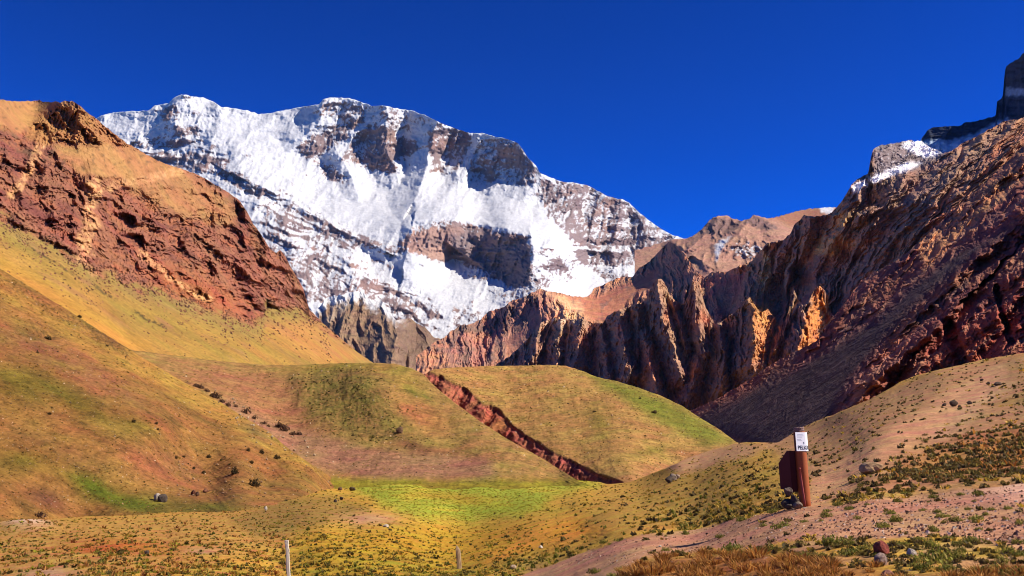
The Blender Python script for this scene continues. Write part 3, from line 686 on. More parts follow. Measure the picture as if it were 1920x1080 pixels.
def red_parts(U, V):
    wu = U + 7 * fbm(U / 24, V / 24, 5, octaves=4); wv = V + 7 * fbm(U / 24 + 40, V / 24, 5, octaves=4)
    scree = polymask(wu, wv, [(100,275),(200,268),(245,275),(340,320),(345,335),(250,340),(150,330)], 9)
    scree = np.maximum(scree, polymask(wu, wv, [(-250,160),(70,185),(130,186),(80,215),(40,250),(0,240),(-250,260)], 8))
    scree = np.maximum(scree, .75 * polymask(wu, wv, [(200,335),(345,325),(430,370),(440,420),(330,400),(250,360)], 12))
    tan = np.maximum(polymask(wu, wv, [(160,340),(185,335),(195,365),(178,395),(190,420),(170,450),(178,480),(150,478),(138,455),(155,420)], 5), linemask(wu, wv, [(75,275),(55,320),(22,368)], 11))
    tan = np.maximum(tan, .75 * linemask(wu, wv, [(205,350),(260,338),(345,320)], 11))
    tan = np.maximum(tan, linemask(wu, wv, [(262,474),(300,505),(345,538),(392,562)], 9))
    tan = np.maximum(tan, .8 * linemask(wu, wv, [(150,480),(165,505),(182,520)], 12))
    crag = polymask(wu, wv, [(50,240),(75,215),(130,192),(160,208),(215,250),(250,278),(160,270),(110,262),(85,275),(50,262)], 6)
    return scree, tan, crag
def red_sculpt(U, V, P, N):
    rk = red_rockmask(U, V)
    wu = U + 9 * fbm(U / 30, V / 30, octaves=4); wv = V + 9 * fbm(U / 30 + 40, V / 30, octaves=4)
    scree, tan, crag = red_parts(U, V)
    rough = rk * (1 - .85 * scree)
    s = (wv - .62 * wu) / 1.18; t = (wu + .62 * wv) / 1.18
    h = ribs(wu, wv, RED_RIBS) * rk
    h = h * 2.4
    big = .45 + .8 * sstep(-.35, .45, fbm(U / 80, V / 60, 21, octaves=2))
    h = h + rough * (big * 92 * (ridged(wu / 58, wv / 50, 4, octaves=6, gain=.56) - .38) + 44 * (ridged(s / 24, t / 60, .4, octaves=5, gain=.55) - .4) + 16 * (ridged(U / 10, V / 10, 2, octaves=4) - .4))
    h = h + crag * 26 * (ridged(wu / 13 + V / 40, V / 46, 2, octaves=5) - .3) + tan * 4 * fbm(U / 6, V / 6, 3, octaves=3)
    g = 1 - rk
    h = h + rk * 9 + g * (1.8 * fbm(s / 16, t / 170, 6, octaves=4) + .6 * fbm(U / 5, V / 5, 3, octaves=3))
    gul = np.maximum(np.maximum(linemask(wu, V, [(15,425),(60,465),(100,492),(150,520)], 4), linemask(wu, V, [(180,537),(200,552),(216,562)], 5)), linemask(wu, V, [(250,582),(280,600),(312,616)], 4))
    return h - 4 * gul * g
def red_paint(U, V, P, N, h):
    rk = red_rockmask(U, V)
    scree, tan, crag = red_parts(U, V)
    wu = U + 7 * fbm(U / 20, V / 20, octaves=3)
    s = (V - .62 * U) / 1.18; t = (U + .62 * V) / 1.18
    c = C(146, 94, 70) * np.ones(U.shape + (1,), np.float32)
    c = mix(c, C(122, 74, 60), sstep(-.1, .5, fbm(s / 26, t / 70, 2, octaves=4)))
    c = mix(c, C(164, 98, 66), sstep(.1, .6, fbm(s / 14, t / 60, 9, octaves=4)) * .8)
    c = mix(c, C(150, 110, 75), sstep(.0, .5, fbm(U / 40, V / 30, 3, octaves=4)) * polymask(U, V, [(240,330),(350,320),(470,410),(480,450),(350,420)], 20))
    c = mix(c, C(164, 92, 54), polymask(U, V, [(280,480),(420,540),(480,600),(400,590),(300,550)], 20) * .7)
    c = mix(c, C(104, 78, 58), sstep(.05, .4, fbm(U / 22, V / 16, 51, octaves=4)) * sstep(430, 330, V + .25 * (300 - U)) * .8)
    low = sstep(4, -10, h - 9) * sstep(-.3, .25, fbm(U / 11, V / 9, 31, octaves=3))
    c = mix(c, C(158, 98, 66), low * .75)
    c = mix(c, C(96, 62, 52), sstep(.15, .5, fbm(wu / 7, V / 7, 33, octaves=4)) * .6)
    c = mix(c, C(168, 120, 74), scree)
    c = mix(c, C(120, 90, 60), scree * sstep(.22, .42, fbm(U / 10, V / 7, 61, octaves=4)) * .8)
    c = mix(c, C(165, 115, 70), crag * .9)
    c = mix(c, C(210, 158, 104), tan * np.clip(.55 + 1.1 * fbm(U / 8, V / 8, 41, octaves=4), 0, 1))
    g = C(160, 120, 56) * np.ones(U.shape + (1,), np.float32)
    g = mix(g, C(140, 112, 52), sstep(-.2, .5, fbm(s / 30, t / 160, 3, octaves=5)) * .8)
    g = mix(g, C(184, 140, 72), sstep(.15, .6, fbm(s / 24, t / 200, 7, octaves=4)) * .6)
    g = mix(g, C(112, 90, 44), sstep(.15, .45, fbm(U / 5, V / 3.5, 17, octaves=3)) * .5)
    g = mix(g, C(150, 104, 70), sstep(.1, .45, fbm(s / 16, t / 90, 27, octaves=4)) * sstep(130, 20, V - interp(red_rockline, U)) * .8)
    gl = np.maximum(np.maximum(linemask(wu, V, [(15,425),(60,465),(100,492),(150,520)], 3), linemask(wu, V, [(180,537),(200,552),(216,562)], 5)), linemask(wu, V, [(250,582),(280,600),(312,616)], 4))
    g = mix(g, C(70, 58, 34), gl * sstep(-.3, .2, fbm(U / 6, V / 6, 71, octaves=3)) * .9)
    g = mix(g, C(128, 112, 60), sstep(50, 8, V - interp(red_rockline, U)) * .6)
    g = mix(g, C(176, 128, 52), polymask(U, V, [(0,480),(150,570),(280,650),(240,665),(0,560)], 20) * .8)
    g = mix(g, C(178, 122, 66), polymask(U, V, [(500,610),(590,600),(690,675),(600,680),(540,650)], 16) * .6)
    return g * (1 - rk[..., None]) + c * rk[..., None]
red_side = terrain('red_mountain', -220, 780, 1.9, red_crest, [(-250,720),(0,620),(100,640),(250,740),(420,740),(560,720),(780,760)], 1.9, red_survey, red_sculpt, red_paint, M_RED,
        'red rocky mountain on the left with a long ochre grass slope', jag=(2.4, 9), fade=1, along='range', back=(.3, .8), gain=1.22, smooth=False)
# ------------------------------------------------------------------ near ground: path, right slope, meadow, low ground
M_GROUND = earth_mat('near_ground', (1.1, 0.32, 0.09), 0.14, vary=0.45, rough=0.97, bump=1.0, hue=0.02,
                     speck=[(0.35, .10, (0.50, 0.40, 0.33), .55), (0.16, .12, (0.42, 0.30, 0.24), .5), (0.22, .13, (0.06, 0.032, 0.02), .55)])
M_HILL = earth_mat('grassy_hill', (5.0, 1.8, 0.7), 0.7, vary=0.62, rough=0.97, bump=1.0, hue=0.02,
                   speck=[(0.9, .09, (0.45, 0.34, 0.24), .5), (1.3, .12, (0.055, 0.04, 0.012), .5)])

ground_survey = Survey([(1920,662,118),(2200,620,110),(1760,693,125),(1580,770,135),(1420,829,150),(1270,868,170),(1180,904,212),(1080,906,235),(900,930,205),(700,950,160),(600,960,140),(859,1062,75),(537,1092,55),(0,1080,58),(1000,1075,42),
    (1200,1080,18),(1320,1040,22),(1300,1000,36),(1920,1080,9.5),(1600,1080,11),(1495,952,28),(1920,908,25),(1700,928,27),(1400,965,33),(1100,1010,60),(1200,950,90),(1300,900,118),(1635,880,38),(1750,850,46),(1800,780,72),
    (1600,850,60),(1450,880,75),(1100,945,125),(300,1010,95),(0,1000,118),(600,1000,96),(300,960,165),(0,985,140),(700,900,262),(900,900,262),(450,940,185),(-250,1000,110),(-250,1080,62),(2200,1080,8.5),(2200,900,22),(1000,1200,14),(300,1200,22),(1700,1200,6.5),(2200,1200,5.5),(-250,1200,25),
    (2900,600,100),(2900,900,17.5),(2900,1080,7.6),(3700,600,95),(3700,900,15),(3700,1080,6.8),(2900,1300,4.4),(1000,1500,5.5),(2200,1500,3.3),(-900,1000,105),(-900,1080,60),(-900,1250,22),(1000,985,112),(800,900,262),(800,916,237),(700,916,237),(600,908,258),(1000,906,248),(640,950,168),(800,950,170),(1000,930,185),(1560,905,40),(1920,800,55)], reg=2e-4)
def ground_rng(U, V):
    return ground_survey(U, V)

BENCH = [(4000,700),(2200,880),(1920,907),(1820,914),(1740,922),(1660,932),(1560,946),(1500,951),(1440,962),(1380,975),(1310,990),(1240,1004),(1160,1018)]
def ground_sculpt(U, V, P, N):
    X, Yw = P[..., 0], P[..., 1]
    m = .05 * fbm(X / 1.3, Yw / 1.3, 1, octaves=5) + .22 * fbm(X / 7, Yw / 7, 4, octaves=3) * sstep(12, 40, Yw)
    m = m + .9 * blob(U, V, 45, 990, 60, 14)
    return m * FPX / np.maximum(Yw, 4)
def ground_zones(U, V):
    wu = U + 14 * fbm(U / 50, V / 25, 1, octaves=4); wv = V + 6 * fbm(U / 50 + 9, V / 25, 1, octaves=4)
    z = {}
    z['path'] = polymask(wu, wv, BENCH + [(1090,1040),(1000,1066),(930,1100),(1150,1100),(1200,1048),(1300,1034),(1400,1024),(1480,1014),(1560,1008),(1650,1010),(1720,1006),(1800,1008),(1860,1022),(1920,1030),(2200,1050),(4000,1200)], 5)
    z['trail'] = np.maximum(linemask(wu, wv, [(1520,960),(1556,905),(1600,868),(1670,830),(1735,792),(1775,765)], 34), linemask(wu, wv, [(1690,822),(1750,784),(1800,745),(1870,700)], 24))
    z['gravel'] = np.clip(polymask(wu, wv, [(1240,872),(1300,845),(1380,832),(1440,836),(1400,855),(1330,872),(1280,890)], 10) * .8 + blob(wu, wv, 690, 972, 60, 14) * .9 + blob(wu, wv, 90, 1075, 60, 12) + blob(wu, wv, 380, 1035, 40, 8) * .7
                          + blob(wu, wv, 1080, 1070, 90, 18), 0, 1)
    z['meadow'] = polymask(wu, wv, [(640,905),(760,900),(1100,898),(1120,908),(1040,930),(980,965),(880,978),(790,972),(720,945)], 14)
    z['rust'] = np.clip(polymask(wu, wv, [(1140,1140),(1175,1066),(1230,1044),(1330,1040),(1420,1040),(1480,1048),(1580,1062),(1640,1070),(1700,1078),(1800,1074),(1920,1076),(2200,1080),(4000,1230),(4000,1900),(1140,1900)], 8) + .9 * polymask(wu, wv, [(1650,905),(1740,905),(1920,890),(2200,860),(4000,690),(4000,640),(1920,800),(1800,822),(1700,868)], 16), 0, 1)
    return z
def ground_paint(U, V, P, N, h):
    z = ground_zones(U, V)
    X, Yw = P[..., 0], P[..., 1]
    n1 = fbm(X / 9, Yw / 9, 2, octaves=4); n2 = fbm(X / 2.2, Yw / 2.2, 6, octaves=4)
    c = C(186, 140, 50) * np.ones(U.shape + (1,), np.float32)
    c = mix(c, C(146, 122, 42), sstep(-.1, .5, n1) * .7)
    left = polymask(U, V, [(-300,960),(300,960),(520,930),(620,950),(560,1010),(400,1060),(0,1100),(-300,1100)], 30)
    c = mix(c, C(172, 126, 58), left)
    c = mix(c, C(128, 98, 44), polymask(U, V, [(430,975),(520,935),(620,925),(690,955),(600,990),(480,1010)], 14) * .8)
    c = mix(c, C(168, 92, 32), np.clip(blob(U, V, 250, 1025, 130, 16, 6) + blob(U, V, 170, 1030, 60, 10), 0, 1) * .9)
    c = mix(c, C(178, 104, 62), sstep(0, .5, n2) * polymask(U, V, [(-300,1030),(560,1010),(620,1090),(-300,1150)], 20) * .8)
    c = mix(c, C(172, 130, 34), polymask(U, V, [(560,1000),(760,985),(1000,985),(960,1040),(900,1080),(820,1120),(540,1120)], 24))
    c = mix(c, C(130, 122, 34), polymask(U, V, [(560,1040),(800,1040),(1000,1050),(960,1120),(540,1120)], 20) * sstep(-.2, .4, n2) * .8)
    c = mix(c, C(206, 134, 42), np.clip(blob(U, V, 1080, 990, 140, 22, -8) + blob(U, V, 980, 1030, 90, 14, -12), 0, 1) * .95)
    slope = polymask(U, V, [(1420,826),(1500,800),(1600,760),(1760,690),(1920,660),(2200,610),(4000,540),(4000,700),(2200,880),(1920,905),(1640,930),(1540,935)], 14)
    c = mix(c, C(166, 120, 78), slope)
    c = mix(c, C(150, 112, 56), slope * sstep(0, .6, n1) * .7)
    c = mix(c, C(188, 142, 104), slope * polymask(U, V, [(1720,800),(1780,740),(1850,700),(1900,720),(1830,780),(1760,830)], 16) * .6)
    c = mix(c, C(170, 128, 52), polymask(U, V, [(1120,905),(1270,872),(1420,835),(1460,850),(1480,930),(1400,965),(1180,1000),(1100,985)], 16) * .9)
    c = mix(c, C(132, 108, 40), polymask(U, V, [(1200,930),(1330,880),(1450,850),(1475,935),(1380,965),(1250,975)], 14) * sstep(-.2, .4, n2) * .7)
    c = mix(c, C(146, 150, 42), z['meadow'])
    c = mix(c, C(178, 158, 48), z['meadow'] * sstep(.0, .5, fbm(U / 120, V / 8, 2, octaves=3)))
    c = mix(c, C(164, 128, 38), np.clip(blob(U, V, 850, 932, 90, 9, 4) + blob(U, V, 905, 945, 60, 7, 4) * .8, 0, 1) * .9)
    c = mix(c, C(150, 158, 38), blob(U, V, 950, 950, 90, 10, 6) * .7)
    c = mix(c, C(164, 108, 54), z['rust'] * .9)
    c = mix(c, C(134, 82, 46), z['rust'] * sstep(-.1, .4, n2) * .6)
    c = mix(c, C(176, 128, 94), np.clip(z['gravel'], 0, 1))
    c = mix(c, C(184, 132, 92), z['trail'] * .85)
    c = mix(c, C(172, 124, 88), polymask(U, V, [(1440,1000),(1700,985),(2200,1000),(4000,1100),(4000,1250),(2200,1085),(1500,1060)], 14) * sstep(-.35, .25, n2) * .8)
    c = mix(c, C(176, 124, 90), z['path'])
    c = mix(c, C(202, 158, 126), z['path'] * sstep(1760, 1930, U) * sstep(960, 910, V))
    c = mix(c, C(200, 164, 140), blob(U, V, 50, 985, 44, 12) * .9)
    return c
gc = [(-250,900),(500,900),(640,893),(800,890),(1000,893),(1090,896),(1140,908),(1180,904),(1200,896),(1240,881),(1270,868),(1300,855),(1340,842),(1380,831),(1400,829),(1440,830),(1460,829),(1475,820),(1500,803),(1530,790),(1560,778),(1580,770),(1600,762),(1630,750),(1660,733),(1690,715),(1720,703),(1760,693),(1800,684),(1840,675),(1880,668),(1920,662),(2200,615)]
ground = terrain('ground', -250, 2200, 2.9, gc, [(-250,1290),(2200,1290)], 2.6, ground_rng, ground_sculpt, ground_paint, M_GROUND,
        'valley ground with a pink gravel path, tussock slope and green meadow', jag=(1.2, 14), crest_keep=4, fade=.4, back=(.5, .12), gain=1.22)
# coarser ground just outside the picture, for a camera that steps aside
AP = [(2196,614),(2900,575),(3700,560)]
for u0, u1, cr, bo, ku in ((2194, 3700, AP, [(2190,1900),(3700,1900)], 11), (-900, -246, [(-900,905),(-246,900)], [(-900,1900),(-240,1900)], 11), (-246, 2194, [(-246,1288),(2200,1288)], [(-246,1900),(2200,1900)], 11)):
    terrain('ground', u0, u1, ku, cr, bo, 9, ground_rng, ground_sculpt, ground_paint, M_GROUND, 'open valley ground continuing beyond the path and slope', jag=(0, 14), crest_keep=4, fade=.4, back=((.5, .12) if cr is AP else (.002, .1)), gain=1.22)
def gpos(u, v):
    u = np.asarray(u, float); v = np.asarray(v, float)
    P = place(u, v, ground_rng(u, v))
    return P
def G(u, v, d=0.0):
    return (u, v, float(ground_rng(np.array(u, float), np.array(v, float))) + d)

# ------------------------------------------------------------------ ochre hillside on the left
hill_crest = [(-250,330),(0,503),(60,540),(120,577),(180,616),(245,656),(300,690),(340,714),(380,736),(420,758),(460,784),(500,806),(540,840),(580,868),(620,893),(650,911),(720,940)]
hill_survey = Survey([(0,500,300),(245,655,290),(420,757,288),(120,575,300),(330,710,288),(100,750,205),(300,800,215),(200,880,180),(450,870,212),(520,820,262),(-250,330,310),(-250,700,190),(580,868,240),(100,900,170),(400,930,185),(500,915,200),
                      G(0,985,2),G(150,970,2),G(300,963,2),G(420,966,2),G(500,952,2),G(560,935,2),G(640,914,2),G(-250,985,2),G(720,940,8)])
def hill_sculpt(U, V, P, N):
    s = (V - .62 * U) / 1.18; t = (U + .62 * V) / 1.18
    h = 4.0 * fbm(s / 60, t / 260, 2, octaves=3) + 1.1 * fbm(s / 9, t / 26, 5, octaves=4) + .7 * fbm(U / 3.5, V / 3.5, 3, octaves=3)
    h = h + 1.8 * (ridged((s + 6 * fbm(U / 40, V / 40, 9, octaves=3)) / 22, t / 240, 4, octaves=4) - .4)
    return h - 6 * blob(U, V, 92, 630, 16, 8, 15) - 2 * blob(U, V, 70, 625, 40, 16, 20)
def hill_paint(U, V, P, N, h):
    s = (V - .62 * U) / 1.18; t = (U + .62 * V) / 1.18
    c = C(182, 126, 58) * np.ones(U.shape + (1,), np.float32)
    c = mix(c, C(152, 112, 48), sstep(-.1, .5, fbm(s / 34, t / 150, 3, octaves=4)))
    c = mix(c, C(174, 112, 66), .8 * np.clip(blob(U, V, 70, 660, 110, 36, 26) + blob(U, V, 200, 720, 120, 30, 32) + blob(U, V, 330, 880, 130, 46, 14) * .8 + blob(U, V, 120, 850, 100, 26, 22) * .8, 0, 1) * sstep(-.5, .5, fbm(U / 18, V / 12, 1, octaves=4) + .25))
    c = mix(c, C(204, 152, 62), np.clip(linemask(U, V, [(245,668),(330,722),(420,775),(500,822),(560,866)], 30) + linemask(U, V, [(-250,390),(0,530),(120,610),(230,690)], 26) * .7, 0, 1) * .8)
    c = mix(c, C(98, 74, 36), np.clip(linemask(U, V, [(0,524),(60,556),(110,590),(170,622),(235,660)], 14) * .6 + blob(U, V, 80, 625, 46, 16, 22) * .7, 0, 1) * sstep(-.1, .4, fbm(U / 5, V / 4, 8, octaves=3) + .1))
    c = mix(c, C(116, 108, 22), np.clip(blob(U, V, 40, 720, 80, 50) * .7 + blob(U, V, 150, 760, 70, 24, 30) * .7 + blob(U, V, 250, 790, 70, 24, 30) * .5 + blob(U, V, 60, 860, 110, 36) * .6, 0, 1))
    c = mix(c, C(118, 122, 30), np.clip(blob(U, V, 170, 910, 70, 20, 25) + blob(U, V, 260, 945, 90, 22, 8) + blob(U, V, 400, 950, 60, 14) * .8, 0, 1))
    c = mix(c, C(132, 92, 52), np.clip(blob(U, V, 90, 935, 50, 22, 20), 0, 1) * .9)
    c = mix(c, C(146, 116, 62), np.clip(blob(U, V, 480, 810, 40, 16, 30), 0, 1) * .7)
    return c
hillside = terrain('ochre_hillside', -250, 720, 2.5, hill_crest, [(-250,1010),(0,1005),(300,990),(420,990),(560,960),(650,935),(720,960)], 2.4, hill_survey, hill_sculpt, hill_paint, M_HILL,
        'near ochre grass hillside on the left with a green foot', jag=(1.2, 12), crest_keep=5, fade=.3, back=(.12, .8), gain=np.array([.66, .655, .80]))

# ------------------------------------------------------------------ moraine hill in the middle, left of the gully
left_moraine_crest = [(200,640),(250,657),(330,667),(420,678),(500,684),(560,684),(640,682),(700,681),(740,682),(770,690),(795,703),(815,724),(850,753),(900,790),(950,822),(1000,850),(1050,880),(1085,902),(1120,915)]
left_moraine_survey = Survey([(740,682,400),(500,684,425),(640,683,425),(250,657,390),(795,703,385),(850,752,352),(900,790,325),(950,822,304),(1000,850,288),(1050,880,270),(600,780,332),(750,800,318),(650,850,288),(850,850,288),(450,760,330),
    (540,850,280),(560,720,385),(690,720,370),(380,720,355),G(620,916,2),G(700,914,2),G(800,917,2),G(900,916,2),G(1000,914,2),G(1085,912,2),G(560,930,14)])
def brush(U, V):
    return np.clip(polymask(U, V, [(545,705),(600,692),(690,700),(735,760),(760,800),(800,845),(740,830),(660,825),(600,790),(560,750)], 26), 0, 1)
def left_moraine_sculpt(U, V, P, N):
    b = brush(U, V)
    h = 2.5 * fbm(U / 60, V / 40, 2, octaves=3) + .8 * fbm(U / 4, V / 4, 5, octaves=3)
    h = h + b * 2.2 * fbm(U / 4.5, V / 3.5, 7, octaves=3) + b * 7 * blob(U, V, 560, 730, 24, 40)
    h = h + 1.6 * (ridged((U + .5 * V + 10 * fbm(U / 50, V / 40, 3, octaves=3)) / 30, V / 120, 6, octaves=4) - .4)
    # small fold running up from the left, and the hump in the middle
    h = h + 16 * blob(U, V, 690, 745, 90, 50, 30) - 10 * blob(U, V, 520, 770, 70, 40, 25)
    return h
def left_moraine_paint(U, V, P, N, h):
    n = fbm(U / 22, V / 14, 4, octaves=4)
    c = C(180, 136, 68) * np.ones(U.shape + (1,), np.float32)
    c = mix(c, C(156, 126, 56), sstep(-.1, .5, n))
    c = mix(c, C(180, 124, 72), polymask(U, V, [(300,680),(480,690),(560,720),(580,790),(640,840),(700,870),(620,880),(520,830),(440,760),(360,715)], 26) * .9)
    c = mix(c, C(176, 146, 52), np.clip(blob(U, V, 640, 692, 120, 12) + blob(U, V, 760, 720, 50, 26, 30) * .7, 0, 1) * .8)
    c = mix(c, C(128, 112, 44), brush(U, V) * sstep(-.5, .35, fbm(U / 5, V / 4, 2, octaves=4) + .1) * .92)
    c = mix(c, C(122, 82, 46), blob(U, V, 770, 835, 60, 14, 22) * .8)
    c = mix(c, C(188, 128, 64), np.clip(blob(U, V, 800, 785, 60, 30, 30) + blob(U, V, 760, 772, 26, 12, 30), 0, 1) * .8)
    c = mix(c, C(176, 124, 84), np.clip(linemask(U, V, [(430,775),(520,815),(600,845),(680,868),(780,880),(900,888)], 40), 0, 1) * .8)
    c = mix(c, C(160, 142, 36), sstep(886, 908, V + 4 * n))
    c = mix(c, C(110, 108, 34), np.clip(blob(U, V, 775, 738, 18, 6, 30) + blob(U, V, 800, 745, 14, 5, 30), 0, 1) * .8)
    return c
left_moraine = terrain('moraine_hill', 200, 1120, 2.4, left_moraine_crest, [(200,830),(420,860),(560,950),(620,930),(1085,930),(1120,935)], 2.3, left_moraine_survey, left_moraine_sculpt, left_moraine_paint, M_HILL,
        'rounded grassy moraine hill left of the red gully', jag=(1.0, 12), crest_keep=5, fade=.4, back=(.03, 1.2), gain=np.array([.8, .79, .95]))

# ------------------------------------------------------------------ moraine hill right of the gully with its red eroded bank
right_moraine_crest = [(770,722),(790,706),(803,696),(815,692),(860,688),(920,686),(980,685),(1030,684),(1060,686),(1090,695),(1120,707),(1150,713),(1200,728),(1240,742),(1280,762),(1320,788),(1350,806),(1380,828),(1420,850),(1460,870)]
right_moraine_survey = Survey([(815,692,440),(920,686,470),(1030,684,475),(1120,707,450),(1200,728,420),(1280,762,390),(1380,828,330),(1000,760,390),(1100,800,330),(1200,830,295),(900,750,400),(960,800,352),(1050,850,290),(1180,903,G(1180,903)[2] + 6),
    (1300,870,272),(1250,885,255),(1100,885,256),(1350,850,290),(1460,870,280),(780,720,420)])
GULLY_LIP = np.array([(803,694),(826,703),(845,714),(865,722),(893,742),(906,755),(918,756),(940,770),(958,792),(968,800),(985,812),(1010,828),(1030,842),(1052,852),(1090,872),(1130,890),(1184,905)], float)
def right_moraine_rng(U, V):
    Yh = right_moraine_survey(U, V)
    d, s, al = polydist(U, V, GULLY_LIP)
    seg = np.concatenate([[0], np.cumsum(np.hypot(*(GULLY_LIP[1:] - GULLY_LIP[:-1]).T))]); seg /= seg[-1]
    lu = np.interp(al, seg, GULLY_LIP[:, 0]); lv = np.interp(al, seg, GULLY_LIP[:, 1])
    # alcoves eaten into the bank
    Yl = right_moraine_survey(lu, lv)
    L = place(lu, lv, Yl)
    L[..., 0] += 3.0 * fbm(al * 13, al * 0 + 7.7, octaves=4) + 1.0 * fbm(al * 90, d / 30, 2, octaves=3)
    A = place(np.array(815.), np.array(700.), right_moraine_survey(815., 700.)); B = place(np.array(1180.), np.array(903.), right_moraine_survey(1180., 903.))
    l = (B - A) / np.linalg.norm(B - A)
    steepness = .62 + .5 * fbm(al * 14, al * 0 + 2.2, octaves=2)
    w = np.stack([-np.ones_like(al), -.15 * np.ones_like(al), -steepness], -1)
    n = np.cross(np.broadcast_to(l, w.shape), w)
    rx, rz = ray(U, V)
    num = n[..., 0] * L[..., 0] + n[..., 1] * L[..., 1] + n[..., 2] * (L[..., 2] - CAMZ)
    den = n[..., 0] * rx + n[..., 1] + n[..., 2] * rz
    Yw = num / np.where(np.abs(den) < 1e-6, 1e-6, den)
    left = (s < 0) if LIP_SIGN < 0 else (s > 0)
    Yw = np.clip(Yw, 1, 900)
    return np.where(left & (Yw > Yh), np.minimum(Yw, Yh * 1.35), Yh)
# which side of the lip is the bank (lower left)
LIP_SIGN = -1 if float(polydist(np.array([[880.]]), np.array([[770.]]), GULLY_LIP)[1][0, 0]) < 0 else 1
def bank(U, V):
    d, s, al = polydist(U, V, GULLY_LIP)
    return np.where(s * LIP_SIGN > 0, sstep(0, 3, d), 0), d, al
def right_moraine_sculpt(U, V, P, N):
    b, d, al = bank(U, V)
    h = 2.2 * fbm(U / 70, V / 50, 2, octaves=3) + 1.3 * (ridged((U - .6 * V + 10 * fbm(U / 50, V / 40, 3, octaves=3)) / 34, V / 130, 6, octaves=4) - .4) + .8 * fbm(U / 3.5, V / 3.5, 5, octaves=3)
    fl = ridged(al * 26, d / 40, .4, octaves=4)
    return h * (1 - b) + b * (5 * (fl - .55) - 2.0 * np.exp(-((d - 6) / 4.0) ** 2) + 1.3 * fbm(U / 5, V / 5, 2, octaves=3))
def right_moraine_paint(U, V, P, N, h):
    b, d, al = bank(U, V)
    n = fbm(U / 16, V / 10, 4, octaves=4)
    c = C(190, 142, 70) * np.ones(U.shape + (1,), np.float32)
    c = mix(c, C(164, 126, 56), sstep(0, .5, n))
    c = mix(c, C(126, 128, 34), polymask(U, V, [(1090,696),(1200,726),(1280,760),(1385,830),(1330,838),(1240,795),(1160,745)], 16) * .9)
    c = mix(c, C(132, 118, 36), np.clip(blob(U, V, 1125, 795, 40, 26, 60) + blob(U, V, 1220, 845, 46, 10, -10), 0, 1) * .7)
    c = mix(c, C(178, 122, 70), polymask(U, V, [(1140,890),(1250,870),(1330,845),(1400,835),(1400,900),(1180,905)], 14) * .8)
    red = C(190, 108, 74) * np.ones(U.shape + (1,), np.float32)
    red = mix(red, C(196, 106, 66), blob(U, V, 935, 790, 40, 24, 45) + blob(U, V, 1120, 895, 60, 12) * .8)
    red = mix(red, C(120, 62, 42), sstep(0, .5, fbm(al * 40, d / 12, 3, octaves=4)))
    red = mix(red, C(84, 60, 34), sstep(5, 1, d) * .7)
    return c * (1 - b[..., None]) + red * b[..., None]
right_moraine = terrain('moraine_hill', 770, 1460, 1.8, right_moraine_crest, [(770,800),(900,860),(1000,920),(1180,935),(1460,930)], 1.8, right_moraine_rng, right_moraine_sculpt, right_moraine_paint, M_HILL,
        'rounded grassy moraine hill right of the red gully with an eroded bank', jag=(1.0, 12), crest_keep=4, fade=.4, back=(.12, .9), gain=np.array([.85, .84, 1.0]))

# ------------------------------------------------------------------ low plain under everything, out to the horizon
def plain():
    r = np.concatenate([[0], np.geomspace(60, 14800, 26)]); a = np.linspace(0, 2 * np.pi, 49)[:-1]
    R, A = np.meshgrid(r, a, indexing='ij')
    P = np.stack([R * np.sin(A), R * np.cos(A), -46 + 0 * R], -1)
    P = np.concatenate([P, P[:, :1]], 1)
    f = grid_faces(*P.shape[:2])[:, ::-1]
    c = np.ones((P.shape[0] * P.shape[1], 3), np.float32) * C(150, 112, 60)
    o = link('valley_floor', mesh_from('valley_floor', P.reshape(-1, 3), f, M_HILL, c))
    tag(o, 'flat valley floor under the hills', None, None, 'structure')
plain()

# ------------------------------------------------------------------ thin dry mountain air
def air():
    m = bpy.data.materials.new('air'); m.use_nodes = True
    nd = m.node_tree.nodes; nd.clear()
    out = nd.new('ShaderNodeOutputMaterial'); pv = nd.new('ShaderNodeVolumePrincipled')
    pv.inputs['Color'].default_value = (.25, .52, 1.0, 1); pv.inputs['Density'].default_value = HAZE; pv.inputs['Anisotropy'].default_value = 0.0
    m.node_tree.links.new(pv.outputs[0], out.inputs['Volume'])
    x0, x1, y0, y1, z0, z1 = -15200., 15200., -15200., 15600., -60., 5200.
    V = [(x, y, z) for z in (z0, z1) for y in (y0, y1) for x in (x0, x1)]
    F = [(0, 2, 3, 1), (4, 5, 7, 6), (0, 1, 5, 4), (2, 6, 7, 3), (0, 4, 6, 2), (1, 3, 7, 5)]
    me = bpy.data.meshes.new('haze'); me.from_pydata(V, [], F); me.update(); me.materials.append(m)
    tag(link('haze', me), 'faint haze over the valley and far peaks', None, None, 'stuff')
HAZE = 2.5e-6
air()
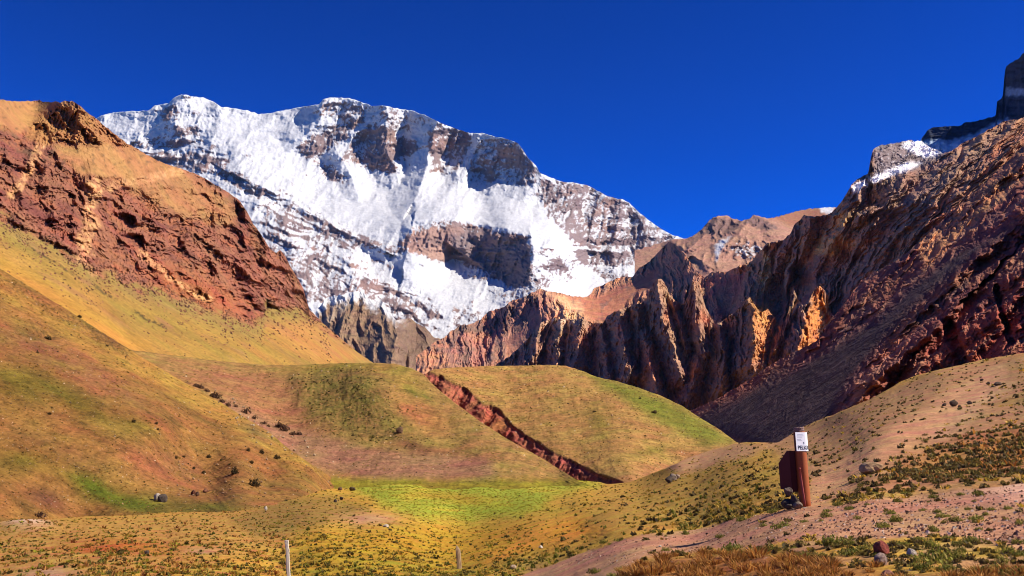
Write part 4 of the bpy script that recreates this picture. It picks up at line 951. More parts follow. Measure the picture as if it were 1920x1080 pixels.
# ------------------------------------------------------------------ materials of the small things
def plain_mat(name, rgb, rough=0.8, thin=0.0, metal=0.0, noise=None, vary=0.3, bump=0.0, col_attr=False, rand=0.0, spec=0.2, stretch=(1, 1, 1), second=None):
    m = bpy.data.materials.new(name); m.use_nodes = True
    nt = m.node_tree; nd = nt.nodes; lk = nt.links
    b = nd['Principled BSDF']; b.inputs['Roughness'].default_value = rough; b.inputs['Metallic'].default_value = metal; b.inputs['Specular IOR Level'].default_value = spec
    if col_attr:
        at = nd.new('ShaderNodeAttribute'); at.attribute_name = 'Col'; src = at.outputs['Color']
    else:
        rg = nd.new('ShaderNodeRGB'); rg.outputs[0].default_value = (*[float(x) for x in rgb], 1); src = rg.outputs[0]
    hs = nd.new('ShaderNodeHueSaturation'); lk.new(src, hs.inputs['Color'])
    val = None
    if noise:
        tc = nd.new('ShaderNodeTexCoord'); mp = nd.new('ShaderNodeMapping'); mp.inputs['Scale'].default_value = stretch; lk.new(tc.outputs['Object'], mp.inputs[0])
        n = nd.new('ShaderNodeTexNoise'); n.inputs['Scale'].default_value = noise; n.inputs['Detail'].default_value = 6; n.inputs['Roughness'].default_value = .65
        lk.new(mp.outputs[0], n.inputs['Vector'])
        if second is not None:
            rp = nd.new('ShaderNodeMapRange'); rp.inputs[1].default_value = .45; rp.inputs[2].default_value = .6; lk.new(n.outputs['Fac'], rp.inputs[0])
            mx = nd.new('ShaderNodeMix'); mx.data_type = 'RGBA'; lk.new(rp.outputs[0], mx.inputs['Factor']); lk.new(src, mx.inputs[6]); mx.inputs[7].default_value = (*[float(x) for x in second], 1)
            lk.new(mx.outputs[2], hs.inputs['Color'])
        mr = nd.new('ShaderNodeMapRange'); mr.inputs[1].default_value = .3; mr.inputs[2].default_value = .7; mr.inputs[3].default_value = 1 - vary; mr.inputs[4].default_value = 1 + vary
        lk.new(n.outputs['Fac'], mr.inputs[0]); val = mr.outputs[0]
        if bump:
            bp = nd.new('ShaderNodeBump'); bp.inputs['Strength'].default_value = .8; bp.inputs['Distance'].default_value = bump
            lk.new(n.outputs['Fac'], bp.inputs['Height']); lk.new(bp.outputs[0], b.inputs['Normal'])
    if rand:
        oi = nd.new('ShaderNodeObjectInfo'); mr = nd.new('ShaderNodeMapRange'); mr.inputs[3].default_value = 1 - rand; mr.inputs[4].default_value = 1 + rand
        lk.new(oi.outputs['Random'], mr.inputs[0])
        if val is not None:
            mu = nd.new('ShaderNodeMath'); mu.operation = 'MULTIPLY'; lk.new(val, mu.inputs[0]); lk.new(mr.outputs[0], mu.inputs[1]); val = mu.outputs[0]
        else: val = mr.outputs[0]
    if val is not None: lk.new(val, hs.inputs['Value'])
    lk.new(hs.outputs[0], b.inputs['Base Color'])
    if thin:                                   # light shines through leaves and blades
        tr = nd.new('ShaderNodeBsdfTranslucent'); ms = nd.new('ShaderNodeMixShader'); ms.inputs[0].default_value = thin
        lk.new(hs.outputs[0], tr.inputs['Color']); lk.new(b.outputs[0], ms.inputs[1]); lk.new(tr.outputs[0], ms.inputs[2])
        lk.new(ms.outputs[0], nd['Material Output'].inputs['Surface'])
    return m

M_LEAF = plain_mat('leaf', (0, 0, 0), rough=.7, thin=.4, col_attr=True, rand=.22, spec=.15)
M_ROCK = plain_mat('boulder_stone', (0, 0, 0), rough=.92, noise=5, vary=.35, bump=.05, col_attr=True, spec=.15)
M_RUST = plain_mat('rusty_steel', C(186, 100, 48), rough=.72, noise=9, vary=.2, bump=.004, second=C(176, 88, 42), spec=.3)
M_MAROON = plain_mat('maroon_steel', C(96, 42, 34), rough=.75, noise=7, vary=.25, bump=.004, second=C(84, 36, 32), spec=.3)
M_PAPER = plain_mat('white_notice', (.78, .78, .76), rough=.6, noise=4, vary=.05)
M_INK = plain_mat('black_ink', (.015, .015, .02), rough=.6)
M_GREYINK = plain_mat('grey_print', (.42, .42, .44), rough=.7)
M_CONC = plain_mat('cap_stone', C(150, 118, 105), rough=.9, noise=30, vary=.4, bump=.02)
M_STAKE = plain_mat('pink_painted_wood', C(178, 84, 76), rough=.7, noise=12, vary=.25, bump=.004, stretch=(1, 1, .2), second=C(150, 66, 52))
M_WOOD = plain_mat('weathered_wood', C(235, 222, 200), rough=.85, noise=14, vary=.25, bump=.01, stretch=(1, 1, .12))
M_WOOD2 = plain_mat('grey_weathered_wood', C(190, 160, 122), rough=.85, noise=14, vary=.4, bump=.012, stretch=(1, 1, .12), second=C(120, 92, 66))

# ------------------------------------------------------------------ tussocks and shrubs
def blades(n, h, spread, width, seed, cols, lean=.8, flat=.0):
    """a clump of tapering bent blades; returns verts, tri faces, colours"""
    r = np.random.RandomState(seed)
    V, F, K = [], [], []
    for i in range(n):
        a = r.rand() * 6.283; q = r.rand() ** .6
        bx, by = spread * .45 * q * math.cos(a), spread * .45 * q * math.sin(a)
        le = lean * (.25 + q) * (.6 + .8 * r.rand()); hh = h * (.55 + .6 * r.rand()) * (1 - .35 * q)
        da = a + r.normal() * .5; dx, dy = math.cos(da), math.sin(da)
        w = width * (.6 + .8 * r.rand()); px, py = -math.sin(da + r.normal() * .8) * w, math.cos(da + r.normal() * .8) * w
        mx, my, mz = bx + dx * le * h * .3, by + dy * le * h * .3, hh * .6
        tx, ty, tz = bx + dx * le * h * .95, by + dy * le * h * .95, hh * (1 - flat * le)
        k = len(V)
        V += [(bx - px, by - py, -.03 * h), (bx + px, by + py, -.03 * h), (mx - px * .8, my - py * .8, mz), (mx + px * .8, my + py * .8, mz), (tx, ty, tz)]
        F += [(k, k + 1, k + 3), (k, k + 3, k + 2), (k + 2, k + 3, k + 4)]
        c = cols[r.randint(len(cols))] * (.7 + .6 * r.rand())
        K += [c] * 5
    return np.array(V, np.float32), np.array(F, np.int32), np.array(K, np.float32)

def leafy(n, h, spread, size, seed, cols, lumps=5):
    """a low cushion of small leaf faces in several lumps, with twigs under them"""
    r = np.random.RandomState(seed)
    cen = [(0, 0, .55)] + [(math.cos(t) * .5 * r.uniform(.5, 1), math.sin(t) * .5 * r.uniform(.5, 1), r.uniform(.35, .75)) for t in r.rand(lumps) * 6.283]
    V, F, K = [], [], []
    for i in range(n):
        cx, cy, ch = cen[r.randint(len(cen))]
        d = r.normal(size=3); d /= np.linalg.norm(d); d[2] = abs(d[2])
        rad = .5 * r.uniform(.55, 1.05)
        p = np.array([(cx + d[0] * rad) * spread * .5, (cy + d[1] * rad) * spread * .5, max(d[2] * rad * 2 * ch * h, -.02 * h)])
        nrm = d * .6 + r.normal(size=3) * .6; nrm /= np.linalg.norm(nrm)
        t1 = np.cross(nrm, (0.3, .2, 1)); t1 /= np.linalg.norm(t1) + 1e-6; t2 = np.cross(nrm, t1)
        s = size * r.uniform(.6, 1.3)
        k = len(V)
        V += [p - t1 * s * .5, p + t2 * s, p + t1 * s * .5, p - t2 * s]
        F += [(k, k + 1, k + 2), (k, k + 2, k + 3)]
        c = cols[r.randint(len(cols))] * (.75 + .5 * r.rand())
        K += [c] * 4
    for i in range(max(4, n // 30)):
        a = r.rand() * 6.283; k = len(V); e = np.array([math.cos(a) * spread * .4, math.sin(a) * spread * .4, h * .5]); w = size * .2
        V += [(w, 0, -.03 * h), (-w, 0, -.03 * h), tuple(e)]
        F += [(k, k + 1, k + 2)]; K += [C(95, 70, 45)] * 3
    return np.array(V, np.float32), np.array(F, np.int32), np.array(K, np.float32)

GREEN = [C(150, 146, 58), C(124, 126, 46), C(176, 164, 76), C(104, 106, 38), C(172, 150, 74)]
OLIVE = [C(138, 118, 54), C(114, 98, 46), C(156, 132, 62), C(94, 80, 40)]
RUST = [C(196, 130, 58), C(170, 102, 44), C(214, 154, 78), C(134, 80, 38), C(160, 112, 48)]
STRAW = [C(206, 160, 62), C(184, 144, 50), C(220, 178, 82), C(160, 134, 46)]
PURPLE = [C(120, 84, 62), C(96, 66, 52), C(140, 104, 74), C(82, 62, 44)]
DARK = [C(92, 74, 42), C(76, 62, 36), C(112, 90, 50)]
LIME = [C(156, 148, 40), C(136, 134, 32), C(176, 160, 56)]

def tri_mesh(name, data, mat=M_LEAF):
    return mesh_from(name, data[0], data[1], mat, data[2], smooth=False)
VAR = {
    'green_shrub': [tri_mesh('green_shrub', leafy(330, .5, 1.0, .05, 30 + i, GREEN)) for i in range(5)],
    'rust_tussock': [tri_mesh('rust_tussock', blades(75, .6, 1.0, .034, 50 + i, RUST, lean=.8)) for i in range(5)],
    'low_shrub': [tri_mesh('low_shrub', leafy(90, .5, 1.0, .10, 70 + i, OLIVE, 3)) for i in range(5)],
    'dark_bush': [tri_mesh('dark_bush', leafy(230, .85, 1.0, .085, 90 + i, DARK, 4)) for i in range(4)],
    'bare_bush': [tri_mesh('bare_bush', leafy(150, .7, 1.0, .08, 110 + i, PURPLE, 4)) for i in range(4)],
}
def plant(kind, p, width, label, cat, group, squash=1.0):
    o = link(kind, rnd.choice(VAR[kind]))
    o.location = p
    o.rotation_euler = (0, 0, rnd.random() * 6.283)
    o.scale = (width * rnd.uniform(.9, 1.1), width * rnd.uniform(.85, 1.1), width * squash * rnd.uniform(.85, 1.15))
    tag(o, label, cat, group)
    return o

# small low-detail clumps that are joined into masses
LOW = {
    'olive': [leafy(11, .5, 1.0, .26, 130 + i, OLIVE, 2) for i in range(5)],
    'green': [leafy(11, .5, 1.0, .26, 140 + i, GREEN, 2) for i in range(5)],
    'rust': [blades(8, .62, .8, 0.090, 150 + i, RUST, lean=.8) for i in range(5)],
    'straw': [blades(8, .5, .9, 0.090, 160 + i, STRAW, lean=.9) for i in range(5)],
    'lime': [blades(8, .4, .9, 0.105, 170 + i, LIME, lean=.9) for i in range(4)],
    'dark': [leafy(14, .5, 1.0, .26, 180 + i, DARK, 2) for i in range(4)],
}
def mass(name, items, label):
    """items: (kind, point, width, height factor) -> one joined object"""
    Vs, Fs, Ks, n = [], [], [], 0
    for kind, p, w, hf in items:
        v, f, k = LOW[kind][rnd.randrange(len(LOW[kind]))]
        a = rnd.random() * 6.283; ca, sa = math.cos(a) * w, math.sin(a) * w
        q = np.empty_like(v); q[:, 0] = v[:, 0] * ca - v[:, 1] * sa + p[0]; q[:, 1] = v[:, 0] * sa + v[:, 1] * ca + p[1]; q[:, 2] = v[:, 2] * w * hf + p[2]
        Vs.append(q); Fs.append(f + n); Ks.append(k * rnd.uniform(.75, 1.25)); n += len(v)
    o = link(name, mesh_from(name, np.concatenate(Vs), np.concatenate(Fs), M_LEAF, np.concatenate(Ks), smooth=False))
    tag(o, label, None, None, 'stuff')
    return o

# --- green shrubs surveyed one by one in the foreground
GS = [(1132,1022,20),(1163,1019,22),(1146,1025,12),(1285,1005,22),(1248,1009,10),(1250,1030,24),(1350,1008,26),(1375,1030,46),(1115,1076,30),(1165,1070,26),(1150,1084,30),(1290,993,36),(1235,1003,22),(1390,979,24),
    (1432,987,18),(1460,990,40),(1450,965,26),(1508,980,18),(1552,969,26),(1540,979,14),(1608,974,20),(1655,988,36),(1682,976,36),(1668,966,24),(1570,1024,60),(1595,1040,50),(1540,1044,30),(1510,1046,40),(1620,1034,40),(1600,1024,30),(1642,1042,30),(1488,1030,16),(1440,1034,36),(1690,1022,26),
    (1750,934,24),(1684,941,18),(1803,931,18),(1838,932,26),(1825,942,12),(1742,944,10),(1732,957,18),(1768,970,28),(1760,964,20),(1790,977,30),(1816,957,16),(1825,973,32),(1850,965,18),(1858,957,18),(1890,956,20),(1827,980,16),(1835,992,18),(1747,997,32),(1747,1002,12),(1722,1012,26),(1781,1012,28),(1830,1020,48),(1800,1022,32),(1747,1028,38),(1697,1022,20),(1885,1034,42),(1915,1042,38),(1910,1022,30),(1912,982,22),(1750,1058,74),(1728,1066,50),(1792,1050,50),(1772,1072,44),(1800,1034,30),(1842,1072,48),(1872,1066,40),(1882,1054,28),(1900,1085,50),(1700,1090,40),
    (1570,947,26),(1555,957,20),(1592,956,26),(1626,948,14),(1700,925,20),(1640,928,16),(1960,1000,36),(2000,1040,50),(2040,980,30),(1985,955,24)]
big_ones = sorted([g for g in GS if g[2] >= 44 and g[0] < 1920])
NTH = ['leftmost', 'second from the left', 'third from the left', 'fourth from the left', 'fifth from the left', 'sixth from the left', 'seventh from the left', 'eighth from the left', 'ninth from the left', 'tenth from the left', 'eleventh from the left', 'twelfth from the left']
for u, v, w in GS:
    p = ground.at(u, v)[0]
    lab = 'small green cushion shrub growing along the pink gravel path'
    if (u, v, w) in big_ones:
        lab = 'large green cushion shrub at the lower right, %s of the large ones' % NTH[big_ones.index((u, v, w))]
    plant('green_shrub', p, w * 1.2 * p[1] / FPX, lab, 'shrub', 'green shrubs along the pink path', squash=.95)

# --- rust coloured tussocks of the near strip: the largest as plants of their own, the rest joined
r = np.random.RandomState(3)
cu = r.uniform(1080, 2150, 5200); cv = r.uniform(1022, 1112, 5200)
zz = ground_zones(cu[None], cv[None]); keep = (r.rand(5200) < zz['rust'][0] * (1 - .95 * zz['path'][0]) * (cv > 1020))
cu, cv = cu[keep], cv[keep]
Pp = ground.at(cu, cv); sz = r.uniform(16, 42, len(cu)) * Pp[:, 1] / FPX; order = np.argsort(-r.rand(len(sz)) * ((cv < 1095) & (cu < 1940)))
for i in order[:110]:
    plant('rust_tussock', Pp[i], sz[i], 'rust coloured dry grass tussock in the strip along the lower right edge', 'grass tussock', 'rust tussocks of the near strip')
items = [('rust' if rnd.random() < .8 else 'straw', Pp[i], sz[i] * .45, .8) for i in order[110:320]]
mass('dry_grass', items, 'rust coloured dry grass between the near tussocks')

# --- tussocks scattered over the rest of the ground
N = 105000
cu = r.uniform(-200, 2150, N); cv = r.uniform(660, 1130, N)
ok = ground.inside(cu, cv); cu, cv = cu[ok], cv[ok]
Pp = ground.at(cu, cv); Yd = Pp[:, 1]
z = {k: a[0] for k, a in ground_zones(cu[None], cv[None]).items()}
slope = (cu > 1440) & (cv < 930)
olive = (cu > 1100) & (cu <= 1480) & (cv > 830) & (cv < 1010)
patch = fbm(Pp[:, 0] / 6, Pp[:, 1] / 6, 3, octaves=3)
dens = np.where(slope, .17 + .12 * (patch > .1), np.where(olive, .45, .5))
dens = np.where((cu < 700) & (cv > 960), .55 + .3 * patch, dens)
dens = dens * (1 - .985 * np.clip(z['path'] + z['trail'] * .9, 0, 1)) * (1 - .9 * z['meadow']) * (1 - .8 * z['gravel'])
dens = np.where(z['rust'] > .5, np.where(cv > 1000, 0, .5), dens)
dens = np.where((cv < 880) & (cu < 1100), 0, dens)
dens = np.where((cu > 1000) & (cu < 1200) & (cv > 960) & (cv < 1030), dens * .4, dens)
dens = np.where((cu > 1100) & (cv > 985), dens * .28, dens)
keep = r.rand(len(cu)) < dens * .8
cu, cv, Pp, Yd, zr = cu[keep], cv[keep], Pp[keep], Yd[keep], z['rust'][keep]
sz = np.minimum(r.uniform(.2, .5, len(cu)) * (1 + .8 * (r.rand(len(cu)) < .08)), 22 * Yd / FPX)
sz = np.maximum(sz, r.uniform(3.0, 6.5, len(cu)) * Yd / FPX)
vis = (cu > 0) & (cu < 1920) & (cv < 1085)
shrubby = r.rand(len(cu)) < .45
order = np.argsort(-(sz / Yd) * vis * shrubby)
own = set(order[:290].tolist())
groups = {'slope_shrubs': [], 'ground_grass': []}
for i in range(len(cu)):
    if i in own:
        plant('low_shrub', Pp[i], sz[i] * 1.1, 'small dark olive tussock dotted over the ochre ground', 'tussock', 'olive tussocks dotted over the ground', squash=.8)
        continue
    right = cu[i] > 1440
    if zr[i] > .4: kind = rnd.choice(['rust', 'olive', 'olive', 'dark', 'olive', 'dark'])
    elif right: kind = rnd.choice(['olive', 'dark', 'olive', 'dark', 'straw'])
    elif cu[i] > 1050: kind = rnd.choice(['olive', 'straw', 'straw', 'dark', 'green'])
    elif cu[i] > 540: kind = rnd.choice(['lime', 'straw', 'straw', 'olive', 'green'] if cv[i] > 980 else ['straw', 'olive', 'lime'])
    else: kind = rnd.choice(['olive', 'green', 'rust', 'straw', 'straw', 'lime'])
    groups['slope_shrubs' if right else 'ground_grass'].append((kind, Pp[i], sz[i], .9))
mass('slope_shrubs', groups['slope_shrubs'], 'tiny dark tussocks all over the right hand slope')
mass('ground_grass', groups['ground_grass'], 'short olive and straw grass over the low ground')

# --- rough grass and brush on the hills
def hill_mass(name, surf, n, ur, vr, densf, kinds, wpx, label, seed):
    r = np.random.RandomState(seed)
    u = r.uniform(*ur, n); v = r.uniform(*vr, n)
    ok = surf.inside(u, v); u, v = u[ok], v[ok]
    ok = r.rand(len(u)) < densf(u[None], v[None])[0]; u, v = u[ok], v[ok]
    P = surf.at(u, v)
    mass(name, [(rnd.choice(kinds), P[i], r.uniform(*wpx) * P[i, 1] / FPX, .9) for i in range(len(u))], label)
hill_mass('hillside_grass', hillside, 24000, (-150, 660), (480, 985), lambda u, v: np.clip(.32 + .5 * fbm(u / 60, v / 30, 3, octaves=3), .05, 1), ['straw', 'straw', 'olive', 'rust'], (2.5, 5.5), 'short ochre tufts over the left hillside', 21)
hill_mass('hill_brush', left_moraine, 6000, (530, 820), (680, 850), lambda u, v: brush(u, v) * np.clip(.15 + .9 * fbm(u / 24, v / 16, 3, octaves=3), 0, 1), ['olive', 'olive', 'dark', 'green'], (3, 6.5), 'dense dark olive brush on the hump of the middle hill', 22)
hill_mass('hill_grass', left_moraine, 9000, (260, 1080), (680, 915), lambda u, v: np.clip(.25 + .6 * fbm(u / 40, v / 24, 3, octaves=3), .05, 1), ['straw', 'straw', 'olive', 'lime'], (2.5, 4.5), 'short pale tufts over the middle hill', 23)
hill_mass('moraine_grass', right_moraine, 9000, (830, 1400), (684, 900), lambda u, v: np.clip(.3 + .5 * fbm(u / 40, v / 24, 3, octaves=3), .05, 1) * (1 - bank(u, v)[0]), ['straw', 'straw', 'olive', 'rust'], (2.2, 4.2), 'short ochre tufts over the hill right of the gully', 24)

def meadow_density(u, v):
    return ground_zones(u, v)['meadow'] * .8
hill_mass('meadow_grass', ground, 9000, (620, 1130), (894, 985), meadow_density, ['lime', 'straw', 'lime'], (2.2, 5), 'short bright grass of the flat green meadow', 25)

# --- dark bushes on the hillside, each surveyed
HB = [(443,888,22),(393,858,13),(329,860,9),(344,857,9),(415,864,9),(365,879,9),(383,887,11),(519,861,15),(490,851,14),(468,846,12),(250,793,11),(292,797,9),(295,807,8),(92,778,10),(70,663,9),(200,650,8),(150,570,13),(430,872,8),(472,868,14)]
ORD = ['first', 'second', 'third', 'fourth', 'fifth', 'sixth', 'seventh', 'eighth', 'ninth', 'tenth', 'eleventh', 'twelfth', 'thirteenth', 'fourteenth', 'fifteenth', 'sixteenth', 'seventeenth', 'eighteenth', 'nineteenth', 'twentieth']
for k, (u, v, w) in enumerate(sorted(HB)):
    p = hillside.at(u, v)[0]
    plant('dark_bush', p, w * p[1] / FPX, 'small dark bush on the ochre left hillside, %s from the left edge' % ORD[k], 'bush', 'dark bushes on the left hillside')
p = hillside.at(477, 911)[0]; plant('dark_bush', p, 32 * p[1] / FPX, 'largest dark rounded bush low on the left hillside', 'bush', 'dark bushes on the left hillside', squash=.9)
p = hillside.at(92, 634)[0]; plant('dark_bush', p, 26 * p[1] / FPX, 'dark scrub in the small hollow high on the left hillside', 'bush', 'dark bushes on the left hillside', squash=.6)
p = hillside.at(76, 972)[0]; plant('bare_bush', p, 30 * p[1] / FPX, 'brown bush behind the pale gravel mound at the left edge', 'bush', None, squash=1.0)
for k, (u, v, w) in enumerate([(366,727,14),(378,731,14),(388,737,14),(400,746,18),(410,750,16),(420,752,18),(432,758,18),(438,764,14),(463,772,22),(480,784,12),(495,789,12),(508,794,14),(522,800,20),(534,806,20),(546,810,18),(557,813,12)]):
    p = left_moraine.at(u + rnd.uniform(-4, 4), v + rnd.uniform(-4, 3))[0]
    plant('bare_bush', p, w * rnd.uniform(.8, 1.7) * p[1] / FPX, 'purplish bush behind the left hillside edge, %s from the upper end of its row' % ORD[k], 'bush', 'purplish bushes between the hillside and the middle hill')
for u, v, w, lab in [(1227,773,16,'flat dark bush on the green right shoulder of the hill beyond the gully'), (1201,747,8,'tiny dark bush near the crest of the hill beyond the gully'), (1114,772,12,'olive bush in the middle of the hill right of the gully'), (1210,818,8,'small dark bush low on the hill right of the gully')]:
    p = right_moraine.at(u, v)[0]
    plant('dark_bush', p, w * p[1] / FPX, lab, 'bush', None, squash=.6)

# ------------------------------------------------------------------ boulders and stones
def rock_mesh(name, seed, col, sub=3, flat=.75, crack=False):
    bm = bmesh.new(); bmesh.ops.create_icosphere(bm, subdivisions=sub, radius=.5)
    co = np.array([v.co[:] for v in bm.verts]); r = np.random.RandomState(seed)
    for _ in range(9):
        d = r.normal(size=3); d /= np.linalg.norm(d); lim = r.uniform(.26, .42)
        ex = np.maximum(co @ d - lim, 0); co = co - ex[:, None] * d * .9
    n = fbm(co[:, 0] * 2.2 + seed, co[:, 1] * 2.2, co[:, 2] * 2.2, octaves=4)
    co = co * (1 + .16 * n)[:, None]
    if crack:
        d = np.abs(co[:, 0] + .35 * co[:, 2] - .04); co[:, 1] += .12 * np.exp(-(d / .04) ** 2) * (co[:, 1] < 0); co[:, 2] -= .06 * np.exp(-(d / .04) ** 2)
    co[:, 2] = co[:, 2] * flat + .5 * flat - .12
    for v, c in zip(bm.verts, co): v.co = c
    k = np.asarray(col)[None] * (.85 + .5 * fbm(co[:, 0] * 5, co[:, 1] * 5, co[:, 2] * 5 + seed, octaves=3))[:, None]
    f = np.array([[v.index for v in fc.verts] for fc in bm.faces])
    bm.free()
    return mesh_from(name, co, f, M_ROCK, np.clip(k, .01, .8), smooth=False)
def boulder(surf, u, v, w, h, col, label, group=None, name='boulder', sub=3, crack=False, seed=None, dp=(0, 0, 0)):
    p = surf.at(u, v)[0]; s = p[1] / FPX
    o = link(name, rock_mesh(name, seed or int(u * 7 + v), col, sub, crack=crack))
    o.location = p + np.array(dp); o.scale = (w * s, w * s * .85, h * s / .72); o.rotation_euler = (0, 0, rnd.uniform(-.5, .5))
    tag(o, label, 'boulder' if name == 'boulder' else 'stone', group)
    return o
GREY, RED, PALE, BROWN, CHAR = C(150, 130, 112), C(150, 82, 66), C(222, 205, 182), C(150, 112, 80), C(92, 78, 66)
boulder(ground, 1634, 887, 46, 26, C(196, 156, 112), 'dark cracked boulder lying beside the trail on the right hand slope', crack=True, seed=5)
boulder(ground, 1655, 1040, 34, 32, C(150, 76, 62), 'tall reddish brown boulder in the shrubs of the lower right foreground', 'pair of foreground boulders', seed=12)
boulder(ground, 1652, 1058, 32, 26, C(168, 140, 124), 'rounded grey boulder in front of the tall reddish brown one', 'pair of foreground boulders', seed=23)
boulder(ground, 1707, 1042, 20, 18, PALE, 'pale broken stone among green shrubs at the lower right', seed=31)
boulder(ground, 1664, 1086, 28, 18, C(190, 130, 104), 'pinkish stone half hidden in rust grass at the bottom edge', seed=33)
boulder(ground, 1254, 905, 16, 14, CHAR, 'dark left boulder of the small pile on the olive slope', 'boulder pile on the olive slope')
boulder(ground, 1262, 902, 18, 16, GREY, 'grey middle boulder of the small pile on the olive slope', 'boulder pile on the olive slope')
boulder(ground, 1270, 898, 12, 10, C(170, 142, 118), 'small pale right boulder of the pile on the olive slope', 'boulder pile on the olive slope')
boulder(hillside, 296, 937, 14, 18, C(210, 190, 165), 'pale upright boulder at the green foot of the left hillside', 'boulder pair at the green foot')
boulder(hillside, 304, 940, 18, 18, CHAR, 'dark boulder added as the shaded side of the pale upright one at the green foot', 'boulder pair at the green foot')  # stands in for the shaded side of the pale boulder
boulder(hillside, 362, 929, 11, 12, C(130, 84, 60), 'square brown rock low on the left hillside', 'three brown rocks on the hillside')
boulder(hillside, 371, 930, 8, 9, C(110, 80, 60), 'small dark rock right beside the square brown one', 'three brown rocks on the hillside')
boulder(hillside, 385, 923, 13, 9, C(140, 92, 66), 'flat reddish rock above the square brown rock on the hillside', 'three brown rocks on the hillside')
boulder(left_moraine, 750, 815, 14, 14, C(140, 105, 75), 'lone brown boulder on the face of the middle hill')
boulder(ground, 637, 920, 9, 8, C(120, 90, 70), 'small dark boulder at the left end of the green meadow')
boulder(ground, 660, 920, 12, 9, C(110, 92, 60), 'olive brown boulder where the meadow meets the low mound')
boulder(ground, 630, 941, 8, 8, CHAR, 'small dark rock, left of two on the low mound', 'two dark rocks on the mound')
boulder(ground, 639, 937, 9, 7, CHAR, 'small dark rock, right of two on the low mound', 'two dark rocks on the mound')
boulder(ground, 723, 989, 13, 6, PALE, 'flat white stone lying on the low mound below the meadow')
boulder(ground, 498, 957, 6, 9, PALE, 'small upright white stone beside the trail at the hillside foot')
boulder(ground, 274, 1040, 12, 11, CHAR, 'round dark rock on the orange ground at the lower left')
boulder(ground, 1015, 1030, 10, 7, PALE, 'pale stone at the left end of the pink path')
boulder(ground, 962, 1068, 14, 9, C(190, 160, 130), 'pale flat rock at the bottom edge right of the short post')
for k, (u, v, w, h) in enumerate([(1790,764,18,14),(1800,766,8,6),(1817,758,12,8),(1772,763,11,7),(1870,724,18,9),(1852,720,9,7),(1842,714,8,6)]):
    boulder(ground, u, v, w, h, C(104, 84, 66), 'dark rock beside the faint trail high on the right slope, %s' % ['largest of the lower group', 'smallest, right of the largest', 'rightmost of the lower group', 'leftmost of all', 'topmost on the right', 'just left of the topmost', 'third from the top'][k], 'dark rocks high on the right slope', sub=2)
rs = np.random.RandomState(77)
for k in range(34):
    u = rs.uniform(390, 590); v = 742 + (u - 390) * .52 + rs.normal() * 16 + 16
    surf = hillside if hillside.inside(np.array([u]), np.array([v]))[0] else left_moraine
    boulder(surf, u, v, rs.uniform(3, 7), rs.uniform(3, 5), C(205, 180, 140), 'small pale stone strewn along the upper edge of the left hillside', 'pale stones along the hillside edge', name='stone', sub=1)
for k in range(36):
    u = rs.uniform(330, 520); v = rs.uniform(860, 935)
    if hillside.inside(np.array([u]), np.array([v]))[0]:
        boulder(hillside, u, v, rs.uniform(3, 7), rs.uniform(2.5, 5), C(190, 150, 110), 'small pale stone on the stony low part of the left hillside', 'pale stones low on the hillside', name='stone', sub=1)
for k in range(90):
    u = rs.uniform(1040, 1990); v = rs.uniform(918, 1028)
    if ground_zones(np.array([[u]]), np.array([[v]]))['path'][0, 0] > .8:
        c = [PALE, C(190, 140, 115), C(130, 80, 66), CHAR][rs.randint(4)]
        boulder(ground, u, v, rs.uniform(3, 9), rs.uniform(2.5, 5), c, 'small loose stone lying on the pink gravel path', 'loose stones on the pink path', name='stone', sub=1)

# stones too small to count
_SB = np.array([(-.5,-.4,-.1),(.5,-.35,-.1),(.45,.45,-.1),(-.4,.5,-.1),(-.2,-.15,.4),(.25,.1,.45)], np.float32)
_SF = np.array([(0,1,5),(0,5,4),(1,2,5),(2,3,4),(2,4,5),(3,0,4)], np.int32)
def stones(name, P, s, cols, label, r):
    n = len(P); ang = r.rand(n) * 6.283; ca, sa = np.cos(ang), np.sin(ang)
    base = _SB[None] * r.uniform(.7, 1.3, (n, 6, 1)); q = np.empty((n, 6, 3), np.float32)
    q[..., 0] = (base[..., 0] * ca[:, None] - base[..., 1] * sa[:, None]) * s[:, None] + P[:, None, 0]
    q[..., 1] = (base[..., 0] * sa[:, None] + base[..., 1] * ca[:, None]) * s[:, None] + P[:, None, 1]
    q[..., 2] = base[..., 2] * s[:, None] * r.uniform(.7, 1.5, (n, 1)) + P[:, None, 2]
    kc = np.array(cols, np.float32)[r.randint(0, len(cols), n)] * r.uniform(.7, 1.2, (n, 1))
    me = mesh_from(name, q.reshape(-1, 3), (_SF[None] + 6 * np.arange(n)[:, None, None]).reshape(-1, 3), M_ROCK, np.repeat(kc, 6, 0), smooth=False)
    tag(link(name, me), label, None, None, 'stuff')
r = np.random.RandomState(8)
u = r.uniform(950, 2150, 9000); v = r.uniform(905, 1060, 9000)
ok = (r.rand(9000) < (lambda q: np.maximum(q['path'], .6 * q['trail']))({k: a[0] for k, a in ground_zones(u[None], v[None]).items()})) & ground.inside(u, v)
u, v = u[ok], v[ok]; P = ground.at(u, v)
stones('gravel', P, np.maximum(r.uniform(.015, .06, len(u)), 1.6 * P[:, 1] / FPX * r.uniform(.6, 1.2, len(u))), [C(178, 124, 92), C(150, 100, 74), C(196, 148, 116), C(110, 80, 62), C(215, 185, 160)], 'fine pinkish gravel covering the path', r)
